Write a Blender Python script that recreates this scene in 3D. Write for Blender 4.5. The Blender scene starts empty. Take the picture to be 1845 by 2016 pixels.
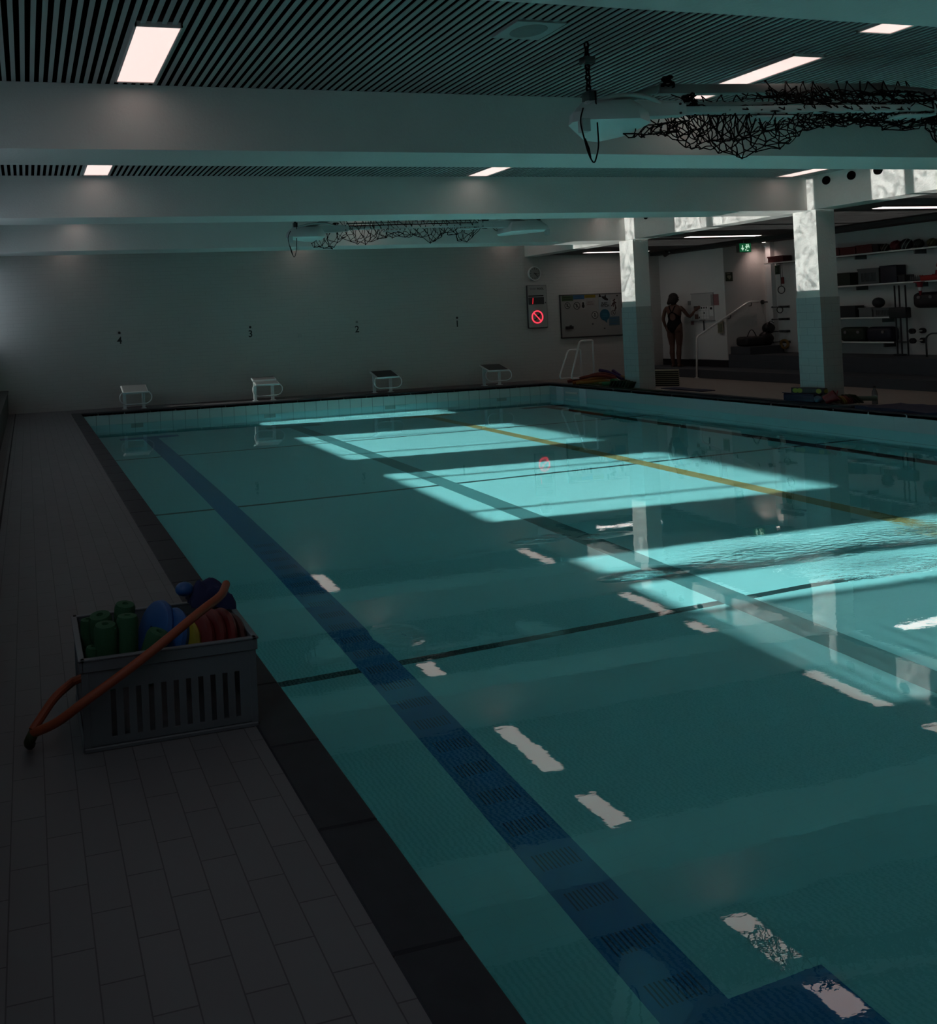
import bpy, bmesh, math, random
from mathutils import Vector, Matrix, noise
S = bpy.context.scene
COL = S.collection
PI = math.pi
rnd = random.Random(7)

# ------------------------------------------------------------------ camera
R0 = [(0.9711408, -0.2344797, -0.0436436), (-0.0401601, 0.0196133, -0.9990007), (0.2351014, 0.9719232, 0.0096306)]
cam = bpy.data.objects.new('Camera', bpy.data.cameras.new('Camera')); COL.objects.link(cam); S.camera = cam
right, down, fwd = [Vector(r) for r in R0]
cam.matrix_world = Matrix.Translation((0, 0, 1.5)) @ Matrix((right, -down, -fwd)).transposed().to_4x4()
cam.data.sensor_fit = 'AUTO'; cam.data.sensor_width = 36
cam.data.lens = 1600 / 2016 * 36
cam.data.shift_x = (922.5 - 437.57) / 2016
cam.data.shift_y = (634.10 - 1008) / 2016
cam.data.clip_end = 200
# ------------------------------------------------------------------ colour management, sky, sun
S.view_settings.view_transform = 'Standard'; S.view_settings.look = 'None'
S.view_settings.exposure = 0.0; S.view_settings.gamma = 1
S.view_settings.use_curve_mapping = False
S.cycles.use_light_tree = False; S.cycles.sample_clamp_indirect = 80
SUN = 1.9
SKY = 0.8
LAMP = 1.0
W = bpy.data.worlds.new('Sky'); S.world = W; W.use_nodes = True
bgn = W.node_tree.nodes['Background']
bgn.inputs[0].default_value = (0.70, 0.84, 1.0, 1); bgn.inputs[1].default_value = SKY
SD = Vector((1, -0.08, -0.393))
sun = bpy.data.objects.new('Sun', bpy.data.lights.new('Sun', 'SUN')); COL.objects.link(sun)
sun.data.energy = SUN; sun.data.angle = math.radians(0.9); sun.data.color = (1.0, 0.97, 0.92)
sun.rotation_euler = SD.to_track_quat('-Z', 'Y').to_euler()
sun.data.cycles.is_caustics_light = True

# ------------------------------------------------------------------ helpers
def tag(o, label=None, cat=None, group=None, kind=None):
    if label: o['label'] = label
    if cat: o['category'] = cat
    if group: o['group'] = group
    if kind: o['kind'] = kind
    return o
def thing(name, loc, label, cat, group=None, rz=0.0):
    o = bpy.data.objects.new(name, None); COL.objects.link(o)
    o.location = loc; o.rotation_euler = (0, 0, rz); o.empty_display_size = .1
    return tag(o, label, cat, group)
def copy_tree(o, parent=None):
    c = o.copy(); COL.objects.link(c)
    if parent is not None: c.parent = parent
    for ch in [x for x in list(bpy.data.objects) if x.parent == o]: copy_tree(ch, c)
    return c
class MB:
    """collects shapes into one mesh"""
    def __init__(s): s.v = []; s.f = []; s.mi = []
    def add(s, vs, fs, m=0, M=None):
        b = len(s.v)
        s.v += [tuple(M @ Vector(v)) if M else tuple(v) for v in vs]
        s.f += [tuple(b + i for i in f) for f in fs]; s.mi += [m] * len(fs); return s
    def box(s, x0, x1, y0, y1, z0, z1, m=0, M=None):
        vs = [(x, y, z) for z in (z0, z1) for y in (y0, y1) for x in (x0, x1)]
        return s.add(vs, [(0, 2, 3, 1), (4, 5, 7, 6), (0, 1, 5, 4), (2, 6, 7, 3), (0, 4, 6, 2), (1, 3, 7, 5)], m, M)
    def rbox(s, x0, x1, y0, y1, z0, z1, r=.01, m=0, M=None, seg=2):
        bm = bmesh.new()
        vs = [bm.verts.new((x, y, z)) for z in (z0, z1) for y in (y0, y1) for x in (x0, x1)]
        for f in [(0, 2, 3, 1), (4, 5, 7, 6), (0, 1, 5, 4), (2, 6, 7, 3), (0, 4, 6, 2), (1, 3, 7, 5)]: bm.faces.new([vs[i] for i in f])
        bmesh.ops.bevel(bm, geom=bm.edges[:], offset=r, segments=seg, affect='EDGES', profile=.5)
        bm.verts.index_update()
        s.add([v.co for v in bm.verts], [[v.index for v in f.verts] for f in bm.faces], m, M); bm.free(); return s
    def tube(s, pts, r, n=8, m=0, closed=False, cap=True):
        P = [Vector(p) for p in pts]; rr = r if isinstance(r, (list, tuple)) else [r] * len(P)
        N = len(P); rings = []; up = None
        for i in range(N):
            a = P[i - 1] if (i > 0 or closed) else P[i]; b = P[(i + 1) % N] if (i < N - 1 or closed) else P[i]
            t = (b - a).normalized()
            if t.length < 1e-6: t = Vector((0, 0, 1))
            if up is None:
                up = t.cross(Vector((0, 0, 1)));
                if up.length < .1: up = t.cross(Vector((1, 0, 0)))
                up.normalize()
            up = (up - t * up.dot(t)).normalized(); w = t.cross(up)
            rings.append([P[i] + (up * math.cos(2 * PI * k / n) + w * math.sin(2 * PI * k / n)) * rr[i] for k in range(n)])
        vs = [p for ring in rings for p in ring]; fs = []
        for i in range(N if closed else N - 1):
            j = (i + 1) % N
            for k in range(n): fs.append((i * n + k, i * n + (k + 1) % n, j * n + (k + 1) % n, j * n + k))
        if cap and not closed: fs.append(tuple(range(n - 1, -1, -1))); fs.append(tuple((N - 1) * n + k for k in range(n)))
        return s.add(vs, fs, m)
    def cyl(s, c, r, z0, z1, n=20, m=0, M=None, r2=None):
        r2 = r if r2 is None else r2
        vs = [(c[0] + r * math.cos(2 * PI * k / n), c[1] + r * math.sin(2 * PI * k / n), z0) for k in range(n)] + \
             [(c[0] + r2 * math.cos(2 * PI * k / n), c[1] + r2 * math.sin(2 * PI * k / n), z1) for k in range(n)]
        fs = [(k, (k + 1) % n, n + (k + 1) % n, n + k) for k in range(n)] + [tuple(range(n - 1, -1, -1)), tuple(range(n, 2 * n))]
        return s.add(vs, fs, m, M)
    def lathe(s, prof, n=24, m=0, M=None):
        vs = []; fs = []
        for (r, z) in prof:
            for k in range(n): vs.append((r * math.cos(2 * PI * k / n), r * math.sin(2 * PI * k / n), z))
        for i in range(len(prof) - 1):
            for k in range(n): fs.append((i * n + k, i * n + (k + 1) % n, (i + 1) * n + (k + 1) % n, (i + 1) * n + k))
        return s.add(vs, fs, m, M)
    def ball(s, c, r, m=0, n=16, M=None, sc=(1, 1, 1)):
        vs = []; fs = []; h = n // 2
        for i in range(h + 1):
            a = PI * i / h
            for k in range(n): vs.append((c[0] + sc[0] * r * math.sin(a) * math.cos(2 * PI * k / n), c[1] + sc[1] * r * math.sin(a) * math.sin(2 * PI * k / n), c[2] + sc[2] * r * math.cos(a)))
        for i in range(h):
            for k in range(n): fs.append((i * n + k, (i + 1) * n + k, (i + 1) * n + (k + 1) % n, i * n + (k + 1) % n))
        return s.add(vs, fs, m, M)
    def build(s, name, mats, parent=None, loc=None, smooth=False):
        me = bpy.data.meshes.new(name); me.from_pydata([tuple(v) for v in s.v], [], s.f)
        for m in (mats if isinstance(mats, (list, tuple)) else [mats]): me.materials.append(m)
        for p, i in zip(me.polygons, s.mi): p.material_index = i
        if smooth:
            for p in me.polygons: p.use_smooth = True
            if smooth != 'all': me.set_sharp_from_angle(angle=math.radians(35))
        o = bpy.data.objects.new(name, me); COL.objects.link(o)
        if parent is not None: o.parent = parent
        if loc is not None: o.location = loc
        return o
def arc(pts, rad=.06, n=5):
    """polyline with rounded corners"""
    P = [Vector(p) for p in pts]; out = [P[0]]
    for i in range(1, len(P) - 1):
        a, b, c = P[i - 1], P[i], P[i + 1]
        r = min(rad, (a - b).length * .45, (c - b).length * .45)
        p0 = b + (a - b).normalized() * r; p1 = b + (c - b).normalized() * r
        for k in range(n + 1):
            t = k / n; out.append((1 - t) ** 2 * p0 + 2 * t * (1 - t) * b + t * t * p1)
    out.append(P[-1]); return out

def newmat(name):
    m = bpy.data.materials.new(name); m.use_nodes = True; nt = m.node_tree
    return m, nt, nt.nodes['Principled BSDF']
def mat(name, c, rough=.6, metal=0, noise_amt=0, nscale=8, bump=0, bscale=60, spec=None, emit=None, trans=0):
    m, nt, b = newmat(name)
    b.inputs['Base Color'].default_value = (*c, 1); b.inputs['Roughness'].default_value = rough; b.inputs['Metallic'].default_value = metal
    if spec is not None: b.inputs['Specular IOR Level'].default_value = spec
    if trans: b.inputs['Transmission Weight'].default_value = trans
    if emit: b.inputs['Emission Color'].default_value = (*emit[0], 1); b.inputs['Emission Strength'].default_value = emit[1]
    tc = nt.nodes.new('ShaderNodeTexCoord')
    if noise_amt:
        n = nt.nodes.new('ShaderNodeTexNoise'); n.inputs['Scale'].default_value = nscale; n.inputs['Detail'].default_value = 4
        nt.links.new(tc.outputs['Object'], n.inputs['Vector'])
        mx = nt.nodes.new('ShaderNodeMix'); mx.data_type = 'RGBA'
        mx.inputs['A'].default_value = (*[x * (1 - noise_amt) for x in c], 1); mx.inputs['B'].default_value = (*[min(1, x * (1 + noise_amt)) for x in c], 1)
        nt.links.new(n.outputs['Fac'], mx.inputs['Factor']); nt.links.new(mx.outputs['Result'], b.inputs['Base Color'])
    if bump:
        n2 = nt.nodes.new('ShaderNodeTexNoise'); n2.inputs['Scale'].default_value = bscale
        nt.links.new(tc.outputs['Object'], n2.inputs['Vector'])
        bp = nt.nodes.new('ShaderNodeBump'); bp.inputs['Strength'].default_value = bump; bp.inputs['Distance'].default_value = .01
        nt.links.new(n2.outputs['Fac'], bp.inputs['Height']); nt.links.new(bp.outputs[0], b.inputs['Normal'])
    return m
def tilemat(name, c, c2, joint, tw, th, gap=.003, rough=.4, axes='xy', offset=.5, bump=.25, spec=.5):
    """brick or tile pattern; axes picks the two object axes the pattern lies in"""
    m, nt, b = newmat(name)
    geo = nt.nodes.new('ShaderNodeTexCoord'); sp = nt.nodes.new('ShaderNodeSeparateXYZ'); cb = nt.nodes.new('ShaderNodeCombineXYZ')
    nt.links.new(geo.outputs['Object'], sp.inputs[0])
    idx = {'x': 0, 'y': 1, 'z': 2}
    nt.links.new(sp.outputs[idx[axes[0]]], cb.inputs[0]); nt.links.new(sp.outputs[idx[axes[1]]], cb.inputs[1])
    br = nt.nodes.new('ShaderNodeTexBrick'); br.offset = offset; br.offset_frequency = 2; br.squash = 1
    br.inputs['Scale'].default_value = 1; br.inputs['Brick Width'].default_value = tw; br.inputs['Row Height'].default_value = th
    br.inputs['Mortar Size'].default_value = gap; br.inputs['Mortar Smooth'].default_value = .1; br.inputs['Bias'].default_value = 0
    br.inputs['Color1'].default_value = (*c, 1); br.inputs['Color2'].default_value = (*c2, 1); br.inputs['Mortar'].default_value = (*joint, 1)
    nt.links.new(cb.outputs[0], br.inputs['Vector']); nt.links.new(br.outputs['Color'], b.inputs['Base Color'])
    b.inputs['Roughness'].default_value = rough; b.inputs['Specular IOR Level'].default_value = spec
    if bump:
        bp = nt.nodes.new('ShaderNodeBump'); bp.inputs['Strength'].default_value = bump; bp.inputs['Distance'].default_value = .002; bp.invert = True
        nt.links.new(br.outputs['Fac'], bp.inputs['Height']); nt.links.new(bp.outputs[0], b.inputs['Normal'])
    return m

# ------------------------------------------------------------------ materials
M = {}
M['paint'] = mat('wall_paint', (.68, .67, .64), .7, bump=.25, bscale=45, noise_amt=.04, nscale=3)
M['plaster'] = mat('column_plaster', (.66, .66, .63), .65, bump=.6, bscale=38, noise_amt=.05, nscale=22)
M['endwall'] = tilemat('end_wall_brick', (.50, .485, .455), (.485, .47, .44), (.44, .43, .40), .24, .075, .004, .55, 'xz', bump=.2)
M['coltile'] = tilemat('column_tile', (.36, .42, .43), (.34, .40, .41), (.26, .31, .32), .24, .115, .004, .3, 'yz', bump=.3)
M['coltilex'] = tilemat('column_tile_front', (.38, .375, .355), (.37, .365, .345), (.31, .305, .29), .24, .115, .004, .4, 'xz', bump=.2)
M['deck'] = tilemat('deck_tile', (.165, .157, .162), (.152, .145, .150), (.08, .076, .079), .24, .105, .002, .55, 'yx', bump=.3, spec=.3)
M['decktan'] = tilemat('deck_tile_tan', (.30, .265, .235), (.28, .25, .22), (.2, .18, .16), .24, .105, .003, .6, 'yx', bump=.2, spec=.25)
M['coping'] = mat('coping_stone', (.035, .036, .043), .5, noise_amt=.25, nscale=14, spec=.25)
M['copedge'] = mat('coping_joint', (.015, .015, .018), .8)
M['pooltile'] = tilemat('pool_tile', (.31, .72, .78), (.305, .71, .77), (.29, .68, .745), .25, .125, .002, .3, 'xy', bump=0)
M['poolwallx'] = tilemat('pool_wall_tile', (.50, .66, .64), (.49, .65, .63), (.22, .32, .32), .25, .30, .006, .3, 'xz', offset=0, bump=.2)
M['poolwally'] = tilemat('pool_wall_tile_side', (.42, .56, .60), (.41, .55, .59), (.36, .50, .54), .5, .30, .003, .3, 'yz', offset=0, bump=.1)
M['uwx'] = mat('pool_wall_deep', (.28, .66, .73), .3)
M['line_blue'] = None
M['line_dark'] = mat('lane_tile_dark', (.07, .23, .255), .35)
M['line_yellow'] = mat('lane_tile_yellow', (.33, .30, .13), .35)
M['line_black'] = mat('lane_tile_black', (.015, .02, .024), .35)
M['cross'] = mat('cross_tile', (.02, .06, .07), .35)
M['slat'] = mat('ceiling_slat', (.34, .37, .36), .6)
M['void'] = mat('ceiling_void', (.003, .003, .003), .9, spec=0)
M['sideceil'] = mat('side_ceiling', (.05, .048, .046), .8)
M['steel'] = mat('stainless_steel', (.86, .85, .82), .3, .25)
M['chrome'] = mat('polished_steel', (.90, .92, .92), .2, .3)
M['darksteel'] = mat('dark_steel', (.12, .13, .13), .35, .8)
M['black'] = mat('black_plastic', (.012, .012, .013), .5)
M['rope'] = mat('black_cord', (.006, .006, .006), .8, spec=.1)
M['alu'] = mat('painted_aluminium', (.50, .56, .55), .45, .1)
M['fibre'] = mat('white_fibreglass', (.70, .78, .76), .4)
M['step'] = mat('step_tile', (.06, .068, .078), .55, noise_amt=.15)
M['white'] = mat('white_plastic', (.72, .73, .71), .4)
M['greyplastic'] = mat('grey_crate_plastic', (.135, .15, .165), .45, bump=.05, bscale=120)

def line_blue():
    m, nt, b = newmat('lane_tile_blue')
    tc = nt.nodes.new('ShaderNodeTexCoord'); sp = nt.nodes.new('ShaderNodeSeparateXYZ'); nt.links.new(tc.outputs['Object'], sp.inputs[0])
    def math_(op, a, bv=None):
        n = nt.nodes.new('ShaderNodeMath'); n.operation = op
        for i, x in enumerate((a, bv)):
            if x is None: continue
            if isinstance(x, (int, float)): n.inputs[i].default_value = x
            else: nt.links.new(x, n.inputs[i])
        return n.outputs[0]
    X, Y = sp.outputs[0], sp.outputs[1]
    # rows of dark strokes painted into the blue, imitating ceiling slat reflections
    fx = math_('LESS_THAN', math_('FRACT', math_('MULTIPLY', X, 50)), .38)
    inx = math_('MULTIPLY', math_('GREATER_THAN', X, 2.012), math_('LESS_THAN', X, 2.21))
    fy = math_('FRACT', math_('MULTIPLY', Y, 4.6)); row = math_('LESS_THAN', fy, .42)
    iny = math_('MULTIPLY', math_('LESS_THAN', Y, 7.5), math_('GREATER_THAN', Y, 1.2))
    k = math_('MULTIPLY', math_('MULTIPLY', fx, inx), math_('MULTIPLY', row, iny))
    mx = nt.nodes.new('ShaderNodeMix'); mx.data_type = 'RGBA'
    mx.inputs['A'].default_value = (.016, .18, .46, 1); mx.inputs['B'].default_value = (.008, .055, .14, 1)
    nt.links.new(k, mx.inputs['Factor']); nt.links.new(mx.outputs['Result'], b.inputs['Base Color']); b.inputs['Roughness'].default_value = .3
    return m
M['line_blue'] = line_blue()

def water_mat():
    m = bpy.data.materials.new('pool_water'); m.use_nodes = True; nt = m.node_tree; nt.nodes.clear()
    N = nt.nodes.new; L = nt.links.new
    out = N('ShaderNodeOutputMaterial'); ref = N('ShaderNodeBsdfGlass'); gl = N('ShaderNodeBsdfGlossy'); mix = N('ShaderNodeMixShader')
    ref.inputs['IOR'].default_value = 1.33; ref.inputs['Roughness'].default_value = 0; ref.inputs['Color'].default_value = (.84, .98, .97, 1)
    gl.inputs['Roughness'].default_value = 0; mix.inputs[0].default_value = .12
    tc = N('ShaderNodeTexCoord')
    # small ripples everywhere, stronger ones in a few drifting patches
    def nz(scale, stretch, detail=2):
        mp = N('ShaderNodeMapping'); mp.inputs['Scale'].default_value = stretch; L(tc.outputs['Object'], mp.inputs[0])
        n = N('ShaderNodeTexNoise'); n.inputs['Scale'].default_value = scale; n.inputs['Detail'].default_value = detail; L(mp.outputs[0], n.inputs['Vector']); return n
    big = nz(1.6, (1, 1.6, 1)); fine = nz(16, (.8, 1.6, 1), 3)
    def blob(cx, cy, rx, ry):
        mp = N('ShaderNodeMapping'); mp.inputs['Location'].default_value = (-cx / rx, -cy / ry, 0); mp.inputs['Scale'].default_value = (1 / rx, 1 / ry, 0); L(tc.outputs['Object'], mp.inputs[0])
        g = N('ShaderNodeTexGradient'); g.gradient_type = 'QUADRATIC_SPHERE'; L(mp.outputs[0], g.inputs[0]); return g.outputs['Fac']
    acc = None
    for bl in BLOBS:
        o = blob(*bl)
        if acc is None: acc = o
        else:
            a = N('ShaderNodeMath'); a.operation = 'ADD'; a.use_clamp = True; L(acc, a.inputs[0]); L(o, a.inputs[1]); acc = a.outputs[0]
    mul = N('ShaderNodeMath'); mul.operation = 'MULTIPLY'; L(fine.outputs['Fac'], mul.inputs[0]); L(acc, mul.inputs[1])
    b1 = N('ShaderNodeBump'); b1.inputs['Strength'].default_value = 1; b1.inputs['Distance'].default_value = .0008; L(big.outputs['Fac'], b1.inputs['Height'])
    b2 = N('ShaderNodeBump'); b2.inputs['Strength'].default_value = 1; b2.inputs['Distance'].default_value = .03; L(mul.outputs[0], b2.inputs['Height']); L(b1.outputs[0], b2.inputs['Normal'])
    b3 = N('ShaderNodeBump'); b3.inputs['Strength'].default_value = 1; b3.inputs['Distance'].default_value = .00010; L(fine.outputs['Fac'], b3.inputs['Height']); L(b2.outputs[0], b3.inputs['Normal'])
    for n in (ref, gl): L(b3.outputs[0], n.inputs['Normal'])
    L(ref.outputs[0], mix.inputs[1]); L(gl.outputs[0], mix.inputs[2]); L(mix.outputs[0], out.inputs[0])
    return m
BLOBS = [(5.0, 4.75, .9, .40), (6.4, 4.75, 1.4, .42), (5.4, 4.25, .9, .30), (7.6, 4.9, 1.0, .5), (3.83, 5.62, .30, .12), (4.35, 5.52, .28, .08), (1.95, 4.2, .18, .18), (3.9, 4.6, .4, .10)]
M['water'] = water_mat()

# ------------------------------------------------------------------ the shell
XW, XE, YN, YF = -.65, 16.2, -2.6, 16.783      # left wall, right wall, near wall, far wall
PX0, PX1, PY0, PY1 = .975, 11.247, .30, 15.864  # pool inner edges
CX0, CX1, CY0, CY1 = .784, 11.44, .11, 16.05    # coping outer edges
WZ = -.24; FZ = -1.37
ZB = 2.9; ZC = 3.393
st = lambda o: tag(o, kind='structure')
d = MB()
d.box(XW - .1, CX0, YN, YF, -.15, 0); d.box(CX0, CX1, CY1, YF, -.15, 0); d.box(CX0, CX1, YN, CY0, -.15, 0)
d.box(CX1, 16.3, YN, YF, -.15, 0, 1)
st(d.build('floor', [M['deck'], M['decktan']]))
c = MB()
T = .06
def cope(x0, x1, y0, y1, long):
    L = (y1 - y0) if long == 'y' else (x1 - x0); n = max(1, round(L / .5)); g = .002
    for i in range(n):
        a, b = i * L / n, (i + 1) * L / n
        if long == 'y': c.rbox(x0, x1, y0 + a + g / 2, y0 + b - g / 2, -T, .004, .006, 0, seg=1)
        else: c.rbox(x0 + a + g / 2, x0 + b - g / 2, y0, y1, -T, .004, .006, 0, seg=1)
    c.box(x0 + .002, x1 - .002, y0 + .002, y1 - .002, -T + .002, -.001, 1)
cope(CX0, PX0, PY0, PY1, 'y'); cope(PX1, CX1, PY0, PY1, 'y'); cope(CX0, CX1, PY1, CY1, 'x'); cope(CX0, CX1, CY0, PY0, 'x')
st(c.build('trim_1', [M['coping'], M['copedge']]))

def cells(us, vs, fn, rule, name, mats):
    mb = MB()
    for i in range(len(us) - 1):
        for j in range(len(vs) - 1):
            u0, u1, v0, v1 = us[i], us[i + 1], vs[j], vs[j + 1]
            mb.add([fn(u0, v0), fn(u1, v0), fn(u1, v1), fn(u0, v1)], [(0, 1, 2, 3)], rule((u0 + u1) / 2, (v0 + v1) / 2))
    return mb.build(name, mats)
LX = [(1.972, 2.25), (4.75, 5.00), (7.53, 7.75), (10.22, 10.44)]
YT0, YT1 = 2.35, 14.62
CR = [(4.85, .032), (8.93, .03), (12.54, .03)]
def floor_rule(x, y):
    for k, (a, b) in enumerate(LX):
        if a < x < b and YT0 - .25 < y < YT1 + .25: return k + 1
        cx = (a + b) / 2
        if cx - .54 < x < cx + .54 and (YT0 - .25 < y < YT0 or YT1 < y < YT1 + .25): return k + 1
    for (yc, w) in CR:
        if abs(y - yc) < w: return 5
    return 0
us = sorted({PX0, PX1} | {q for a, b in LX for q in (a, b, (a + b) / 2 - .54, (a + b) / 2 + .54)})
us[0] = PX0; us = [u for u in us if PX0 <= u <= PX1]
vs = sorted({PY0, PY1, YT0 - .25, YT0, YT1, YT1 + .25} | {q for yc, w in CR for q in (yc - w, yc + w)})
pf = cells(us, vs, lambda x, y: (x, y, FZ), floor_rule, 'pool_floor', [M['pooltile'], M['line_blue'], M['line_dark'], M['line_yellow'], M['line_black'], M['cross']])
st(pf); pf.cycles.is_caustics_receiver = True
# far pool wall with the dark target marks under each block
BX = [2.04, 4.75, 7.40, 10.04]
def far_rule(x, z):
    if z > WZ - .02: return 0
    for bx in BX:
        if abs(x - bx) < .12 and -.95 < z < -.30: return 2
        if abs(x - bx) < .40 and -.34 < z < -.30: return 2
    return 1
us = sorted({PX0, PX1} | {b + s for b in BX for s in (-.12, .12, -.4, .4)}); vs = [FZ, -.95, -.34, -.30, WZ - .02, -.02]
pw = cells(us, vs, lambda x, z: (x, PY1, z), far_rule, 'pool_wall_far', [M['poolwallx'], M['uwx'], M['cross']]); st(pw); pw.cycles.is_caustics_receiver = True
pw = cells([PY0, PY1], [FZ, -1.19, -1.16, WZ - .02, -.02], lambda y, z: (PX1, y, z), lambda y, z: 0 if z > WZ - .02 else (2 if -1.19 < z < -1.16 else 1), 'pool_wall_right', [M['poolwally'], M['uwx'], M['cross']]); st(pw); pw.cycles.is_caustics_receiver = True
for nm, fn, lim in (('pool_wall_left', lambda y, z: (PX0, y, z), (PY0, PY1)), ('pool_wall_near', lambda x, z: (x, PY0, z), (PX0, PX1))):
    st(cells(lim, [FZ, WZ - .02, -.02], fn, lambda a, z: 0 if z > WZ - .02 else 1, nm, [M['poolwally'], M['uwx']]))
w = MB(); w.add([(PX0, PY0, WZ), (PX1, PY0, WZ), (PX1, PY1, WZ), (PX0, PY1, WZ)], [(0, 1, 2, 3)])
wo = w.build('pool_water', M['water'], smooth='all'); tag(wo, 'calm clear turquoise water filling the swimming pool', 'water', kind='stuff'); wo.cycles.is_caustics_caster = True

# ---- walls
WIN = [(15.55, 16.75, []), (11.32, 13.78, [(11.77, 11.82), (13.22, 13.27)]), (7.66, 10.23, [(8.08, 8.13), (9.80, 9.85)]), (5.19, 6.48, [(5.78, 6.06)]), (3.85, 5.18, []), (.2, 2.7, [(.75, .8)])]
WZ0, WZ1 = 1.33, 2.9
lw = MB(); lw.box(XW - .12, XW, YN, YF + .1, -.15, WZ0); lw.box(XW - .12, XW, YN, YF + .1, WZ1, 3.6)
y = YN
for a, b, _ in sorted(WIN): lw.box(XW - .12, XW, y, a, WZ0, WZ1); y = b
lw.box(XW - .12, XW, y, YF + .1, WZ0, WZ1)
st(lw.build('wall_left', M['paint']))
gm = bpy.data.materials.new('window_glass'); gm.use_nodes = True; nt = gm.node_tree; nt.nodes.clear()
o_, t_, g_, x_ = nt.nodes.new('ShaderNodeOutputMaterial'), nt.nodes.new('ShaderNodeBsdfTransparent'), nt.nodes.new('ShaderNodeBsdfGlossy'), nt.nodes.new('ShaderNodeMixShader')
t_.inputs[0].default_value = (.95, .97, .96, 1); g_.inputs['Roughness'].default_value = .02; x_.inputs[0].default_value = .05
nt.links.new(t_.outputs[0], x_.inputs[1]); nt.links.new(g_.outputs[0], x_.inputs[2]); nt.links.new(x_.outputs[0], o_.inputs[0])
for i, (a, b, mu) in enumerate(WIN):
    wn = thing('window_%d' % (i + 1), (XW - .06, a, WZ0), None, None); tag(wn, kind='structure')
    f = MB()
    for (p, q) in mu: f.box(-.03, .03, p - a, q - a, 0, WZ1 - WZ0)
    f.box(-.03, .03, 0, .03, 0, WZ1 - WZ0); f.box(-.03, .03, b - a - .03, b - a, 0, WZ1 - WZ0)
    f.build('window_frame', M['darksteel'], wn)
    g = MB(); g.add([(0, 0, 0), (0, b - a, 0), (0, b - a, WZ1 - WZ0), (0, 0, WZ1 - WZ0)], [(0, 1, 2, 3)]); g.build('pane', gm, wn)
    if i == 4:  # unseen slats added across this window to dim its sun patch
        for k in range(28): z_ = .02 + k * .056; q = MB(); q.box(.035, .045, 0, b - a, z_, z_ + .036); q.build('dimmer_slat', M['white'], wn)
fw = MB(); fw.box(XW - .12, 15.11, YF, YF + .1, 0, 3.6); st(fw.build('wall_far', M['endwall']))
nw = MB(); nw.box(XW - .12, XE + .1, YN - .1, YN, -.15, 3.6); st(nw.build('wall_near', M['paint']))
rw = MB(); rw.box(XE, XE + .1, YN, 14.9, 0, 3.6); st(rw.build('wall_right', M['paint']))
pw = MB(); pw.box(15.1, 15.22, 14.9, YF + .1, 0, 3.6); pw.box(15.22, XE + .1, 14.9, 15.0, 0, 3.6); st(pw.build('wall_back', M['paint']))
jb = MB(); jb.box(XE - .12, XE, 14.62, 14.74, 0, 3.14); st(jb.build('trim_2', M['white']))
bn = MB(); bn.box(XW, -.40, YN, YF, 0, .45); bn.box(XW, -.385, YN, YF, .45, .47)
bm_ = bn.build('window_bench', mat('bench_stone', (.05, .055, .05), .6)); st(bm_)
ch = MB(); ch.box(-.275, -.258, YN, YF, -.002, .002); st(ch.build('trim_3', M['copedge']))
bb = MB(); bb.box(15.085, 15.1, 14.9, YF, .18, .33); st(bb.build('baseboard_back', M['copedge']))
# ---- steps on the right
sp = MB(); sp.box(14.2, XE, YN, YF, 0, .18); st(sp.build('step_lower', M['step']))
sp = MB(); sp.box(15.1, XE, YN, 16.0, .18, .34); st(sp.build('step_middle', M['step']))
sp = MB(); sp.box(15.12, XE, YN, 14.9, .34, .47); st(sp.build('step_upper', M['step']))
# ---- ceiling: black void with slats between the beams
BEAMS = [(-.97, -.39), (2.6, 3.18), (6.143, 6.725), (9.707, 10.286), (13.5, 14.166)]
bays = []; y = YN
for a, b in BEAMS: bays.append((y, a)); y = b
bays.append((y, YF))
cl = MB(); cl.box(XW - .1, 11.8, YN, YF + .1, ZC + .06, ZC + .2, 1)
pitch = .0655; x = XW + .03
while x < 11.4:
    for a, b in bays: cl.box(x, x + .031, a, b, ZC, ZC + .008, 0)
    x += pitch
st(cl.build('ceiling', [M['slat'], M['void']]))
for k, (a, b) in enumerate(BEAMS):
    q = MB(); q.box(XW, 11.4, a, b, ZB, ZC + .003); st(q.build('ceiling_beam', M['paint']))
q = MB(); q.box(11.4, 11.8, YN, YF, ZB, ZC + .06)
st(q.build('edge_beam', M['plaster']))
sc = MB(); sc.box(11.8, XE + .1, YN, YF + .1, 2.92, 3.2); st(sc.build('ceiling_side', M['sideceil']))
so = MB(); so.box(14.85, 15.1, YN, YF, 2.84, 2.92); st(so.build('ceiling_soffit', M['sideceil']))
# round holes in the edge beam
for hi, yy in enumerate((9.39, 9.02, 8.65, 8.28, 7.9, 12.93, 12.52, 12.1)):
    h = MB(); Mx = Matrix.Translation((11.396, yy, 3.29)) @ Matrix.Rotation(PI / 2, 4, 'Y')
    h.cyl((0, 0), .062, -.004, .004, 20, M=Mx)
    tag(h.build('vent_hole', M['void'], smooth=True), 'round black opening in the edge beam, %s near the %s column' % (('first', 'second', 'third', 'fourth', 'fifth', 'first', 'second', 'third')[hi], 'nearer' if hi < 5 else 'farther'), 'vent', 'round openings along the edge beam')
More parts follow.
